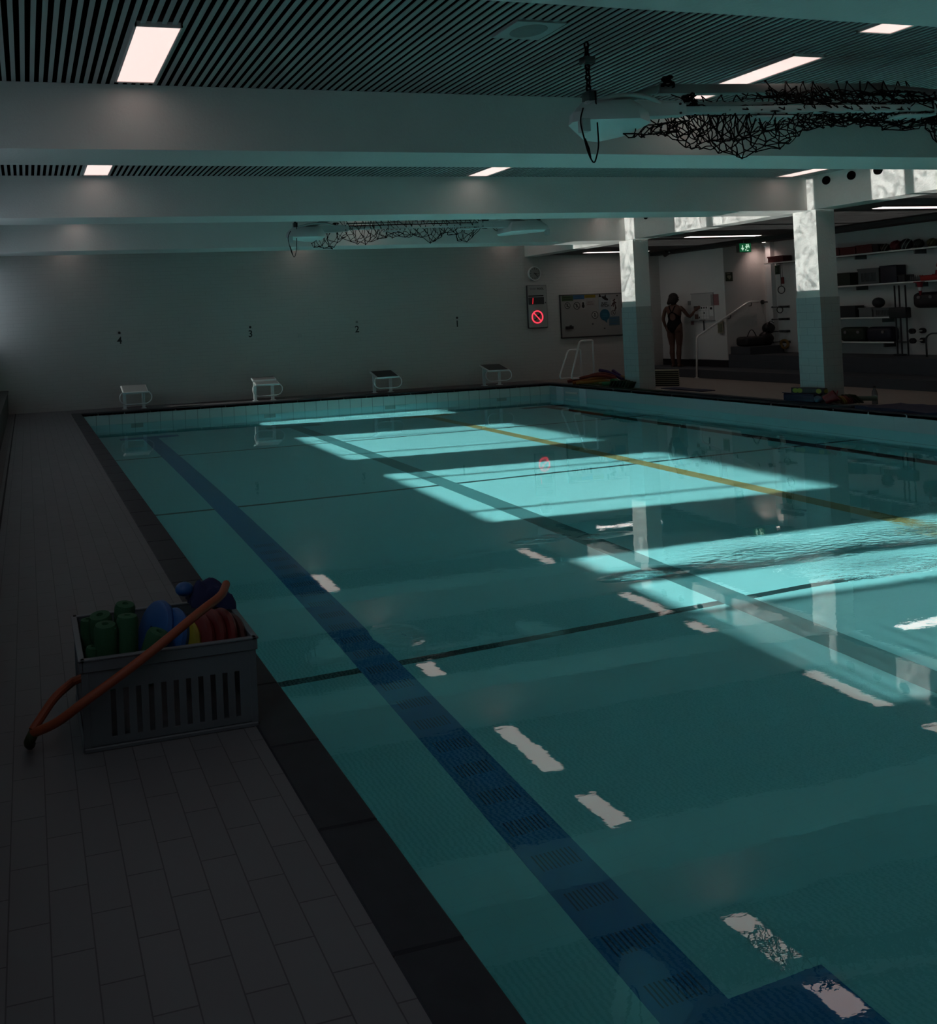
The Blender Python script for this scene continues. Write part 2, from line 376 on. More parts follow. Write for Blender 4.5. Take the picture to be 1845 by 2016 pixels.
# ---- columns
for (a, b) in ((9.62, 9.99), (13.36, 13.73), (6.05, 6.42), (2.5, 2.87)):
    cr = thing('column', (0, 0, 0), None, None); tag(cr, kind='structure')
    q = MB(); q.box(11.45, 11.79, a, b, 1.6, ZB); q.build('shaft', M['plaster'], cr)
    q = MB(); q.box(11.44, 11.80, a - .01, b + .01, 0, 1.6, 0)
    o = q.build('tiled_base', [M['coltile'], M['coltilex']], cr)
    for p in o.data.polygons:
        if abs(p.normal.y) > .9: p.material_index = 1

# ------------------------------------------------------------------ ceiling lamps
lampm = mat('lamp_diffuser', (.8, .8, .8), .5, emit=((1.0, .74, .68), 1.03 * LAMP))
stripm = mat('strip_diffuser', (.8, .8, .8), .5, emit=((1.0, .84, .80), 3.4 * LAMP))
lampf = mat('lamp_frame', (.62, .55, .53), .5)
def panel_lamp(x0, x1, y0, y1, z, label, group, st_=None):
    t = thing('ceiling_lamp', ((x0 + x1) / 2, (y0 + y1) / 2, z), label, 'lamp', group)
    a, b = (x1 - x0) / 2, (y1 - y0) / 2
    f = MB(); f.box(-a, a, -b, -b + .012, -.012, .02); f.box(-a, a, b - .012, b, -.012, .02); f.box(-a, -a + .012, -b, b, -.012, .02); f.box(a - .012, a, -b, b, -.012, .02)
    f.build('frame', lampf, t)
    g = MB(); g.add([(-a + .012, -b + .012, -.006), (-a + .012, b - .012, -.006), (a - .012, b - .012, -.006), (a - .012, -b + .012, -.006)], [(0, 1, 2, 3)]); g.build('diffuser', lampm, t)
    return t
names = {0.72: 'above the left lane', 5.71: 'above the pool middle', 10.72: 'beside the edge beam'}
bayname = {2.6: 'in the nearest bay', 6.143: 'in the first bay', 9.707: 'in the second bay', 13.5: 'in the third bay', YF: 'by the end wall'}
for fy, bn_ in bayname.items():
    for x0, xn in names.items():
        for off, on_ in ((1.235, 'farther'), (2.84, 'nearer')):
            if fy == YF and off > 2: continue
            panel_lamp(x0, x0 + .30, fy - off, fy - off + 1.13, ZC - .004, 'warm white %s ceiling panel lamp %s, %s' % (on_, xn, bn_), 'panel lamps in the slatted ceiling')
for yy, nm in ((13.1, 'between the two columns'), (16.05, 'behind the far column'), (9.5, 'at the right picture edge')):
    t = thing('strip_lamp', (13.3, yy, 2.90), 'long thin strip lamp on the dark side ceiling, ' + nm, 'lamp', 'strip lamps over the side area')
    f = MB(); f.box(-.85, .85, -.09, .09, 0, .02); f.build('housing', M['darksteel'], t)
    g = MB(); g.add([(-.84, -.08, -.004), (-.84, .08, -.004), (.84, .08, -.004), (.84, -.08, -.004)], [(0, 1, 2, 3)]); g.build('diffuser', stripm, t)
# square ceiling grille with a round speaker
t = thing('ceiling_speaker', (3.3, 4.7, ZC), 'square grey ceiling plate with a round speaker grille among the slats', 'speaker')
f = MB(); f.rbox(-.18, .18, -.15, .15, -.012, .01, .004); f.build('plate', M['slat'], t)
g = MB(); g.lathe([(.001, -.022), (.07, -.02), (.115, -.014), (.12, -.011)], 28); g.build('speaker_grille', mat('speaker_mesh', (.20, .22, .21), .7), t)
#PART2
# ================================================================== starting blocks
M['grip'] = mat('block_grip', (.03, .032, .034), .28, bump=.3, bscale=220)
M['grip_sunlit'] = mat('block_grip_sunlit', (.42, .44, .44), .3, metal=.6, bump=.2, bscale=220)  # lighter grip for the two sunlit blocks, sunlight put into its colour
M['blocksteel'] = mat('block_steel', (.74, .78, .78), .3, .3)
def starting_block(bx, num, two=False):
    t = thing('starting_block', (bx, 16.15, 0), num, 'starting block', 'starting blocks along the end wall')
    tilt = Matrix.Translation((0, .0, .395)) @ Matrix.Rotation(math.radians(17), 4, 'X')
    rows = ((-.20, -.02, .0), (.02, .20, .012)) if two else ((-.20, .20, 0),)
    for (a, b, dz) in rows:
        q = MB(); q.rbox(-.255, .255, a, b, -.018 + dz, .018 + dz, .007, 0, tilt); q.box(-.235, .235, a + .015, b - .015, .0175 + dz, .0195 + dz, 1, tilt)
        q.build('platform', [M['blocksteel'], M['grip'] if bx > 6 else M['grip_sunlit']], t, smooth=True)
    for s_ in (-1, 1):
        q = MB(); q.rbox(s_ * .19 - .032, s_ * .19 + .032, .10, .135, .012, .40 if s_ else 0, .004); q.rbox(s_ * .19 - .05, s_ * .19 + .05, .06, .17, 0, .012, .003)
        q.build('post', M['blocksteel'], t)
    q = MB(); q.tube(arc([(-.262, -.15, .35), (-.315, -.17, .29), (-.315, -.18, .19), (-.23, -.18, .115), (.23, -.18, .115), (.315, -.18, .19), (.315, -.17, .29), (.262, -.15, .35)], .06), .012, 10)
    q.build('grab_rail', M['chrome'], t, smooth='all')
    q = MB(); q.box(-.19, .19, .105, .13, .30, .345); q.build('cross_bar', M['blocksteel'], t)
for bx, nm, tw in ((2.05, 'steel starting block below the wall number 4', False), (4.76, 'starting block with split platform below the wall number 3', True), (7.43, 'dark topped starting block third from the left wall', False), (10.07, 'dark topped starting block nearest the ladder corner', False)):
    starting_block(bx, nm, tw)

# ================================================================== lettering
_fc = {}
def text(body, size, mb, Mx, depth=.002, m=0, align='CENTER'):
    cu = bpy.data.curves.new('lettering', 'FONT'); cu.body = body; cu.size = size; cu.extrude = depth / 2; cu.align_x = align; cu.align_y = 'CENTER'; cu.resolution_u = 3; cu.offset = size * .018
    o = bpy.data.objects.new('lettering', cu); COL.objects.link(o); dg = bpy.context.evaluated_depsgraph_get(); dg.update()
    me = bpy.data.meshes.new_from_object(o.evaluated_get(dg))
    mb.add([v.co for v in me.vertices], [tuple(p.vertices) for p in me.polygons], m, Mx)
    bpy.data.objects.remove(o); bpy.data.curves.remove(cu); bpy.data.meshes.remove(me)
def WY(x, z, y=YF, eps=.002):   # frame on a wall that faces -Y
    return Matrix.Translation((x, y - eps, z)) @ Matrix.Rotation(PI / 2, 4, 'X')
def WX(y, z, x, eps=.002):      # frame on a wall that faces -X
    return Matrix.Translation((x - eps, y, z)) @ Matrix.Rotation(-PI / 2, 4, 'Z') @ Matrix.Rotation(PI / 2, 4, 'X')
def ring(mb, r0, r1, z0, z1, Mx, m=0, n=28):
    mb.lathe([(r0, z0), (r1, z0), (r1, z1), (r0, z1), (r0, z0)], n, m, Mx)
M['ink'] = mat('black_ink', (.012, .012, .012), .5)
M['faint'] = mat('faint_grey_ink', (.2, .2, .19), .6)
for n_, x_, z_, dz_, mm in (('4', 1.868, 1.368, 1.514, 'ink'), ('3', 4.67, 1.385, 1.515, 'ink'), ('2', 7.12, 1.38, 1.525, 'faint'), ('1', 9.575, 1.40, 1.525, 'ink')):
    t = thing('lane_number', (x_, YF, z_), 'black lane number %s on the end wall, %s' % ({'4': 'four', '3': 'three', '2': 'two', '1': 'one'}[n_], {'4': 'leftmost of them', '3': 'second from the left', '2': 'under a faint dot', '1': 'nearest the display board'}[n_]), 'lane number', 'lane numbers on the end wall')
    q = MB(); text(n_, .205, q, Matrix.Translation((0, -.002, 0)) @ Matrix.Rotation(PI / 2, 4, 'X')); q.build('digit', M['ink'], t)
    q = MB(); q.cyl((0, 0), .026, 0, .01, 18, M=Matrix.Translation((0, 0, dz_ - z_ + .018)) @ Matrix.Rotation(PI / 2, 4, 'X')); q.build('dot', M[mm], t, smooth=True)
q = MB(); q.rbox(5.74, 5.815, YF - .02, YF, 1.26, 1.335, .005); tag(q.build('wall_socket', mat('socket_plastic', (.42, .42, .40), .5)), 'small square socket plate on the end wall between 3 and 2', 'socket')

# ---- clock
t = thing('wall_clock', (11.62, YF, 2.50), 'round wall clock under the end of the edge beam', 'clock')
face = mat('clock_face', (.25, .26, .24), .15)
q = MB(); q.cyl((0, 0), .15, 0, .03, 32, M=WY(0, 0, 0, 0)); q.build('dial', face, t, smooth=True)
q = MB(); ring(q, .148, .165, 0, .045, WY(0, 0, 0, 0), n=32); q.build('rim', M['white'], t, smooth=True)
for k in range(12):
    a = k * PI / 6; l = .03 if k % 3 == 0 else .018; q = MB()
    q.box(-.006, .006, .125 - l, .125, .0305, .033, 0, WY(0, 0, 0, 0) @ Matrix.Rotation(-a, 4, 'Z')); q.build('hour_mark', M['ink'], t)
for nm, ang, ln, wd in (('hour_hand', 101, .075, .008), ('minute_hand', 134, .11, .006)):
    q = MB(); q.box(-wd, wd, -.02, ln, .034, .037, 0, WY(0, 0, 0, 0) @ Matrix.Rotation(-math.radians(ang), 4, 'Z')); q.build(nm, M['ink'], t)

# ---- illuminated board
t = thing('display_board', (11.646, YF - .003, 1.726), 'tall white display board with a lit red no diving ring', 'display board')
q = MB(); q.rbox(-.257, .257, -.045, 0, -.50, .50, .006); q.build('housing', M['darksteel'], t)
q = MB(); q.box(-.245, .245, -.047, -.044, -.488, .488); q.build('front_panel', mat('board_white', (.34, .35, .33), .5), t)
q = MB(); q.box(-.235, .175, -.05, -.046, .05, .215); q.build('screen', mat('screen_grey', (.045, .045, .045), .3), t)
led = mat('red_led', (.5, .02, .03), .4, emit=((1.0, .05, .09), 1.25)); ledd = mat('red_led_edge', (.5, .02, .03), .4, emit=((1.0, .03, .05), .55))
q = MB(); q.box(-.01, .008, 0, .145, 0, .003, 0, WY(-.13, .06, -.049) @ Matrix.Rotation(-.12, 4, 'Z')); q.build('lit_digit', ledd, t)
q = MB(); q.box(.2, .222, -.05, -.046, .07, .10); q.box(-.235, .165, -.049, -.046, .235, .262, 0); q.build('caption_strip', M['ink'], t)
q = MB(); text('SWIM', .062, q, WY(-.11, .41, -.046)); q.build('lettering', mat('pale_ink', (.2, .2, .2), .5), t)
q = MB(); text('POOL', .066, q, WY(.09, .41, -.046)); q.build('lettering', M['ink'], t)
q = MB(); ring(q, .126, .152, 0, .008, WY(-.02, -.245, -.047), n=40); q.box(-.13, .13, -.011, .011, 0, .008, 0, WY(-.02, -.245, -.047) @ Matrix.Rotation(-PI / 4 - .02, 4, 'Z')); q.build('lit_ring', led, t)
q = MB(); Mx = WY(-.02, -.245, -.047)
for (a, b, c_, d_, r_) in ((-.08, -.03, .09, .05, .3), (-.06, .01, .02, .055, -.5), (-.07, -.06, -.01, -.035, .5), (-.02, .03, .08, .045, .15)):
    q.box(-.05, .05, -.011, .011, 0, .004, 0, Mx @ Matrix.Translation(((a + c_) / 2, (b + d_) / 2, 0)) @ Matrix.Rotation(r_, 4, 'Z'))
q.cyl((.06, .07), .016, 0, .004, 12, M=Mx); q.build('swimmer_symbol', M['ink'], t)

# ---- whiteboard on the end wall
BD = 16.783
t = thing('whiteboard', (12.29, BD, .975), 'wide grey whiteboard on the end wall behind the far column', 'whiteboard')
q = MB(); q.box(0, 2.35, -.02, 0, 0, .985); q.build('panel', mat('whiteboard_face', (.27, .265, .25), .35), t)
q = MB(); q.box(-.02, 2.37, -.028, 0, .985, 1.0); q.box(-.02, 0, -.028, 0, 0, 1.0); q.box(2.35, 2.37, -.028, 0, 0, 1.0); q.build('frame', M['darksteel'], t)
q = MB(); q.rbox(-.03, 2.38, -.06, 0, -.03, 0, .004); q.build('pen_tray', mat('tray_dark', (.03, .03, .03), .5), t)
def bw(cx, cy):
    px = 1100 + cx * .0813; py = 560 + cy * .0813
    return 12.299 + (px - 1103) * .01407, 1.961 - (py - 582 + (px - 1103) * .045) * .012
def sheet(name, cx0, cy0, cx1, cy1, m, label, cat, group=None, extra=None):
    x0, z0 = bw(cx0, cy1); x1, z1 = bw(cx1, cy0); x, z = (x0 + x1) / 2, (z0 + z1) / 2
    t = thing(name, (x, BD - .021, z), label, cat, group)
    q = MB(); q.box(x0 - x, x1 - x, -.003, 0, z0 - z, z1 - z); q.build('card', m, t)
    if extra: extra(t, x1 - x, z1 - z)
    return t
def stripes(n, m, k=.8):
    def f(t, a, b):
        for i in range(n):
            zz = b - 2 * b * (i + .7) / (n + .4); q = MB(); q.box(-a * k, a * k * (.6 + .3 * (i % 2)), -.0045, -.003, zz - b * .07, zz + b * .07); q.build('text_line', m, t)
    return f
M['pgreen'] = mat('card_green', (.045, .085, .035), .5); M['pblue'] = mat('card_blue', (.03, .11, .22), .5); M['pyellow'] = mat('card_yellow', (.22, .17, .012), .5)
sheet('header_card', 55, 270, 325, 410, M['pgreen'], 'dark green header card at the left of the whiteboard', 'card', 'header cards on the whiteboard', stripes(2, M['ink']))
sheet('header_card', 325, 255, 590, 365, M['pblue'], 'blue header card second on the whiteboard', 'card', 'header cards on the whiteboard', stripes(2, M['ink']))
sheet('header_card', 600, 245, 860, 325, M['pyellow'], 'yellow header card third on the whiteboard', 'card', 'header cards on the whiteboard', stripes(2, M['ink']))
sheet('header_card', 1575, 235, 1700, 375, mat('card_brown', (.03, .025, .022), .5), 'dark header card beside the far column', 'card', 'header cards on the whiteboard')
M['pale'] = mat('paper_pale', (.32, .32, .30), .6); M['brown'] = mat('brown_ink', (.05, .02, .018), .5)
def pictogram(cx, cy, r, kind, label, slash=True, m=None):
    x, z = bw(cx, cy); R_ = r * .0813 * .0135
    t = thing('pictogram_disc', (x, BD - .021, z), label, 'pictogram', 'round pictograms on the whiteboard')
    Mx = WY(0, 0, 0, 0); q = MB(); q.cyl((0, 0), R_, 0, .003, 28, M=Mx); q.build('disc', M['pale'], t)
    q = MB(); ring(q, R_ * .84, R_, .003, .005, Mx)
    if slash: q.box(-R_ * .85, R_ * .85, -R_ * .07, R_ * .07, .003, .005, 0, Mx @ Matrix.Rotation(-PI / 4, 4, 'Z'))
    q.build('ring', m or M['ink'], t)
    q = MB(); q.cyl((0, R_ * .42), R_ * .15, .003, .0045, 12, M=Mx)
    for (a, b, l, w_) in kind: q.box(-R_ * l, R_ * l, -R_ * w_, R_ * w_, .003, .0045, 0, Mx @ Matrix.Translation((a * R_, b * R_, 0)) @ Matrix.Rotation(rnd.uniform(-1, 1) if l > .3 else PI / 2, 4, 'Z'))
    q.build('figure_symbol', m or M['ink'], t)
walk = [(0, .1, .25, .12), (-.15, -.3, .32, .06), (.15, -.3, .34, .06), (0, .15, .38, .05)]
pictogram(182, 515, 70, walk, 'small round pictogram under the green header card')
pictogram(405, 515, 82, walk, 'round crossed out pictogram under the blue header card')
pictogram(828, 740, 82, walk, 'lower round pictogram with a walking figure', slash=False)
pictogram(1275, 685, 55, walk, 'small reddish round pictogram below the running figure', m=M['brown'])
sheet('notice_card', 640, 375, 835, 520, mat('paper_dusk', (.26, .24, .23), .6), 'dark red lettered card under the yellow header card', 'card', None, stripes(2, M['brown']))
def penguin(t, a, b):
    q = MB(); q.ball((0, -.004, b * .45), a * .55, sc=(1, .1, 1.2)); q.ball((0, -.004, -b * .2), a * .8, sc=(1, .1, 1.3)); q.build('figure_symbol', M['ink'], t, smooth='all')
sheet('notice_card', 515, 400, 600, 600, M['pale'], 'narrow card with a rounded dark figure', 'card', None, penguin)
def shark(t, a, b):
    q = MB(); Mx = WY(0, b * .62, -.003, 0) @ Matrix.Rotation(-.45, 4, 'Z')
    q.ball((.02, 0, .001), .085, M=Mx, sc=(1.15, .42, .02)); q.add([(-.08, -.01, .001), (-.17, .05, .001), (-.15, -.05, .001)], [(0, 1, 2)], 0, Mx); q.add([(-.02, .02, .001), (.0, .10, .001), (.05, .02, .001)], [(0, 1, 2)], 0, Mx)
    q.build('fish_symbol', M['ink'], t)
    q = MB(); text('FUET', .075, q, WY(0, -b * .15, -.003)); text('FITCH', .085, q, WY(0.01, -b * .5, -.003)); q.build('lettering', M['ink'], t)
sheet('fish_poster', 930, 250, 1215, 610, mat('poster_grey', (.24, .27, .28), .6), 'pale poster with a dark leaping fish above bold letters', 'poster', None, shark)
x, z = bw(1068, 735); q = MB(); Mx = WY(x, z, BD - .021, 0); q.cyl((0, 0), .137, 0, .004, 32, M=Mx); q.add([(-.03, -.12, .002), (.06, -.11, .002), (.05, -.2, .002)], [(0, 1, 2)], 0, Mx)
for k in range(3): q.box(-.07, .075, .03 - k * .035, .04 - k * .035, .004, .005, 1, Mx)
tag(q.build('speech_bubble_sticker', [mat('bubble_blue', (.015, .10, .15), .5), mat('bubble_text', (.05, .2, .26), .5)]), 'round teal speech bubble sticker on the whiteboard', 'sticker')
def runner(t, a, b):
    q = MB(); Mx = WY(0, 0, -.003, 0)
    for (x_, z_, l, r_) in ((-.04, .02, .07, .9), (.03, -.03, .07, -1.3), (.0, .04, .06, .2), (.0, .08, .05, -.7), (.02, -.10, .05, 1.3), (-.02, .0, .05, 1.5)): q.box(-l, l, -.012, .012, 0, .002, 0, Mx @ Matrix.Translation((x_, z_, 0)) @ Matrix.Rotation(r_, 4, 'Z'))
    q.cyl((.01, .12), .022, 0, .002, 12, M=Mx); q.build('runner_symbol', M['brown'], t)
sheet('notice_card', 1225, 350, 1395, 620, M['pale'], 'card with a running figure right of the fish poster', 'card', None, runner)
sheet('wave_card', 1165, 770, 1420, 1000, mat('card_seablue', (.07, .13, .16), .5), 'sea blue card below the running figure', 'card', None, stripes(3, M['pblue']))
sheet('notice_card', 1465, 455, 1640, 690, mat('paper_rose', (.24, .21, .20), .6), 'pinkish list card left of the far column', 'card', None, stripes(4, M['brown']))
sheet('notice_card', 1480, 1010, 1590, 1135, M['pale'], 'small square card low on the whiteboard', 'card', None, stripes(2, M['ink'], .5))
q = MB(); x0, z0 = bw(112, 1085); x1, z1 = bw(288, 1010); q.rbox(x0, x1, BD - .055, BD - .02, z0, z1, .008); q.rbox(x0 + .11, x0 + .16, BD - .05, BD - .02, z1 - .004, z1 + .02, .004)
tag(q.build('board_eraser', M['black'], smooth=True), 'black board eraser at the lower left of the whiteboard', 'eraser')
for cx, cy, nm in ((768, 960, 'middle'), (1388, 262, 'top right'), (1050, 1068, 'lower right')):
    x, z = bw(cx, cy); q = MB(); q.cyl((0, 0), .017, 0, .008, 12, M=WY(x, z, BD - .02, 0)); tag(q.build('magnet', M['ink'], smooth=True), 'tiny black magnet at the %s of the whiteboard' % nm, 'magnet', 'magnets on the whiteboard')

# ================================================================== pool ladder
t = thing('pool_ladder', (11.6, 15.12, 0), 'recessed pool ladder with two steel grab loops at the far right corner', 'pool ladder')
for yy, hgt in ((14.76, 0), (15.50, .0)):
    pass
def loop(y, top, xb, xf, zf):
    q = MB(); q.tube(arc([(xb, y, 0), (xb, y, top - .02), (xb - .02, y, top), (xf + .24, y, top), (xf, y, zf + .06), (xf + .02, y, zf), (xb - .02, y, zf)], .07), .0195, 12); return q
loop(15.14 - 15.12, .93, 11.84 - 11.6, 11.28 - 11.6, .13).build('grab_rail', M['steel'], t, smooth='all')
loop(15.70 - 15.12, .72, 11.95 - 11.6, 11.40 - 11.6, .10).build('grab_rail', M['steel'], t, smooth='all')
q = MB(); q.cyl((.24, .02), .04, 0, .01, 16); q.cyl((.35, .58), .04, 0, .01, 16); q.build('floor_flange', M['steel'], t)
for a, b in ((15.38, 15.60), (14.64, 14.84)):
    q = MB(); q.rbox(PX1 - .03 - 11.6, PX1 - 11.6, a - 15.12, b - 15.12, -1.3, -.062, .006); q.build('side_pier', mat('pier_tile', (.62, .74, .80), .4), t)
for z in (-.16, -.46, -.76, -1.06):
    q = MB(); q.rbox(PX1 - .025 - 11.6, PX1 - 11.6, 14.92 - 15.12, 15.30 - 15.12, z - .025, z + .01, .004); q.build('step', M['white'], t)

# ================================================================== handrail on the steps
t = thing('stair_handrail', (14.2, 14.82, 0), 'bent steel handrail rising over the side steps', 'handrail')
q = MB(); q.tube(arc([(-.03, 0, 0), (.02, 0, .90), (1.44, 0, 1.61), (1.72, 0, 1.61)], .07), .021, 12); q.build('rail', M['steel'], t, smooth='all')
q = MB(); q.cyl((-.03, 0), .045, 0, .012, 16); q.build('floor_flange', M['steel'], t)
for x_, z_ in ((1.53, 1.52), (.95, 1.27)):
    q = MB(); q.tube([(x_, .08, z_), (x_, .02, z_), (x_, .0, z_ + .08)], .009, 8); q.cyl((x_, -z_), .035, -.08, -.068, 14, M=Matrix.Rotation(PI / 2, 4, 'X')); q.build('wall_bracket', M['darksteel'], t, smooth=True)
q = MB(); q.cyl((0, 0), .05, 0, .02, 16, M=WY(16.1, 1.595, 14.9, 0)); q.tube([(16.1, 14.88, 1.595), (16.1, 14.8, 1.595), (16.16, 14.79, 1.59)], .014, 8)
tag(q.build('wall_hook', M['darksteel'], smooth=True), 'round steel hook plate on the back wall right of the handrail', 'hook')

# ================================================================== foam, boards and boxes
def foam(c): return (c, .85)
FC = {'red': (.16, .02, .012), 'orange': (.26, .07, .01), 'amber': (.24, .11, .012), 'crimson': (.12, .015, .015), 'purple': (.035, .018, .09), 'violet': (.045, .02, .10), 'olive': (.08, .11, .02), 'lime': (.09, .13, .03), 'cream': (.22, .16, .07)}
for k, c_ in FC.items(): M['n_' + k] = mat('foam_' + k, c_, .8, bump=.1, bscale=150)
NP = [('red', [(11.34, 15.35, 0.06), (11.51, 15.1, 0.14), (11.64, 14.9, 0.2), (11.72, 14.7, 0.2), (11.91, 14.55, 0.13)], 'long red foam noodle on top of the heap'),
('orange', [(11.27, 15.1, 0.045), (11.53, 14.95, 0.10), (11.67, 14.85, 0.14), (11.83, 14.7, 0.15), (11.92, 14.58, 0.12)], 'long orange foam noodle across the heap'),
('amber', [(11.28, 15.0, 0.04), (11.45, 14.9, 0.06), (11.69, 14.75, 0.09), (11.83, 14.56, 0.06)], 'amber foam noodle low on the front of the heap'),
('crimson', [(11.5, 15.5, 0.045), (11.66, 15.3, 0.09), (11.8, 15.1, 0.2), (11.92, 14.9, 0.22), (12.04, 14.75, 0.15)], 'dark crimson foam noodle at the back of the heap'),
('purple', [(11.94, 15.1, 0.28), (12.0, 14.95, 0.26), (12.07, 14.8, 0.19), (12.10, 14.6, 0.1)], 'purple foam noodle at the crest of the heap'),
('violet', [(12.2, 15.0, 0.26), (12.16, 14.8, 0.19), (12.19, 14.65, 0.1)], 'short violet foam noodle leaning down the heap'),
('olive', [(11.47, 14.93, 0.04), (11.59, 14.82, 0.04), (11.72, 14.66, 0.04), (11.76, 14.56, 0.04)], 'olive foam noodle flat on the deck by the ladder foot'),
('lime', [(11.49, 14.55, 0.04), (11.53, 14.48, 0.05), (11.60, 14.38, 0.08)], 'short lime foam noodle left of the green dumbbells'),
('cream', [(12.16, 14.72, 0.15), (12.23, 14.45, 0.09)], 'thin cream foam noodle end beside the far column')]
for nm, pts, lab in NP:
    q = MB(); q.tube(arc(pts, .2, 6), .034, 12); tag(q.build('foam_noodle', M['n_' + nm], smooth=True), lab + ' beside the pool ladder', 'foam noodle', 'foam noodles heaped by the ladder')
M['fgreen'] = mat('foam_green', (.012, .13, .045), .75, bump=.1, bscale=140); M['fdgreen'] = mat('foam_dark_green', (.012, .035, .012), .8)
def foamroll(name, loc, rz, r, ln, m, lab, up=False, group=None, hole=True):
    t = thing(name, loc, lab, 'foam roll', group, rz)
    Mx = Matrix.Identity(4) if up else Matrix.Rotation(PI / 2, 4, 'Y')
    q = MB(); pr = [(r * .22, -ln / 2), (r * .85, -ln / 2), (r, -ln / 2 + .012), (r, ln / 2 - .012), (r * .85, ln / 2), (r * .22, ln / 2)]
    if hole: pr += [(r * .22, -ln / 2)]
    q.lathe(pr, 22, 0, Mx); q.build('roll', m, t, smooth=True); return t
for (x_, y_, z_, rz, r_, l_, lab) in ((11.44, 14.26, .055, -.5, .05, .18, 'pale green foam roll at the left of the green pile'), (11.57, 14.2, .085, .2, .08, .12, 'bright green foam roll in the middle of the green pile'), (11.72, 14.13, .06, .5, .055, .2, 'slanted green foam roll beside the dark boards')):
    foamroll('foam_roll', (x_, y_, z_), rz, r_, l_, M['fgreen'], lab, group='green foam rolls by the far column')
M['boardolive'] = mat('board_olive', (.022, .032, .018), .7)
for k in range(7):
    x_ = 11.36; y_ = 14.02 - k * .085
    q = MB(); Mx = Matrix.Rotation(.62, 4, 'X')
    q.rbox(-.072, .072, -.012, .012, 0, .17 - .010 * abs(k - 3), .010, 0, Mx)
    o = q.build('kickboard', M['boardolive'] if k % 2 else M['fdgreen'], loc=(x_, y_, .035), smooth=True)
    tag(o, ['leftmost', 'second', 'third', 'fourth', 'fifth', 'sixth', 'rightmost'][k] + ' dark olive kickboard leaning in the row by the striped stack', 'kickboard', 'leaning kickboards by the far column')
M['creamrim'] = mat('board_rim_cream', (.26, .25, .17), .6); M['boardblack'] = mat('board_black', (.010, .012, .010), .6)
for k in range(8):
    t = thing('step_board', (12.43, 13.75, k * .039), ['lowest', 'second lowest', 'third lowest', 'fourth lowest', 'fourth', 'third', 'second', 'topmost'][k] + (' black board with cream rim%s in the stack beside the far column' % (' from the top' if 4 <= k < 7 else '')), 'board', 'stacked black and cream boards', -.75)
    q = MB(); q.rbox(-.21, .21, -.15, .15, .0, .024, .008); q.build('slab', M['boardblack'], t, smooth=True)
    q = MB(); q.rbox(-.22, .22, -.16, .16, .024, .0385, .006); q.build('rim', M['creamrim'], t, smooth=True)
# navy mats lying along the pool edge
M['navy'] = mat('navy_mat', (.012, .014, .045), .75, bump=.4, bscale=18); M['navy2'] = mat('navy_mat_green', (.010, .018, .026), .75, bump=.3, bscale=20)
def soft_mat(name, x0, x1, y0, y1, z, th, m, lab, amp=.012, seed=0):
    q = MB(); n1, n2 = 8, 26; top = []
    for j in range(n2 + 1):
        for i in range(n1 + 1):
            x_ = x0 + (x1 - x0) * i / n1; y_ = y0 + (y1 - y0) * j / n2
            hh = amp * (noise.noise(Vector((x_ * 3, y_ * 2.5, seed))) + .5 * noise.noise(Vector((x_ * 8, y_ * 7, seed + 3))))
            ex = .02 * noise.noise(Vector((y_ * 4, seed, i * .1))) * (1 if i in (0, n1) else 0)
            top.append((x_ + ex, y_, z + th + max(hh, -.4 * th)))
    N_ = len(top); vs_ = top + [(a, b, z) for a, b, c__ in top]; fs_ = []
    id_ = lambda i, j: j * (n1 + 1) + i
    for j in range(n2):
        for i in range(n1): fs_.append((id_(i, j), id_(i + 1, j), id_(i + 1, j + 1), id_(i, j + 1))); fs_.append((N_ + id_(i, j), N_ + id_(i, j + 1), N_ + id_(i + 1, j + 1), N_ + id_(i + 1, j)))
    for i in range(n1): fs_.append((id_(i, 0), N_ + id_(i, 0), N_ + id_(i + 1, 0), id_(i + 1, 0))); fs_.append((id_(i, n2), id_(i + 1, n2), N_ + id_(i + 1, n2), N_ + id_(i, n2)))
    for j in range(n2): fs_.append((id_(0, j), id_(0, j + 1), N_ + id_(0, j + 1), N_ + id_(0, j))); fs_.append((id_(n1, j), N_ + id_(n1, j), N_ + id_(n1, j + 1), id_(n1, j + 1)))
    q.add(vs_, fs_); tag(q.build(name, m, smooth=True), lab, 'mat')
soft_mat('foam_mat', 11.27, 11.435, 9.1, 12.6, .005, .03, M['navy2'], 'long dark green blue mat strip along the pool edge between the columns', .006, 1)
soft_mat('foam_mat', 11.28, 12.12, 6.6, 9.05, .005, .035, M['navy'], 'wrinkled navy mat lying at the pool edge by the bottle', .03, 2)
soft_mat('foam_mat', 11.83, 12.14, 12.3, 13.25, 0, .018, M['navy'], 'flat navy mat in front of the striped board stack', .008, 3)
soft_mat('foam_mat', 11.27, 11.43, 12.7, 14.9, .005, .022, mat('mat_green', (.008, .028, .014), .8), 'thin dark green mat on the edge below the green foam', .005, 4)
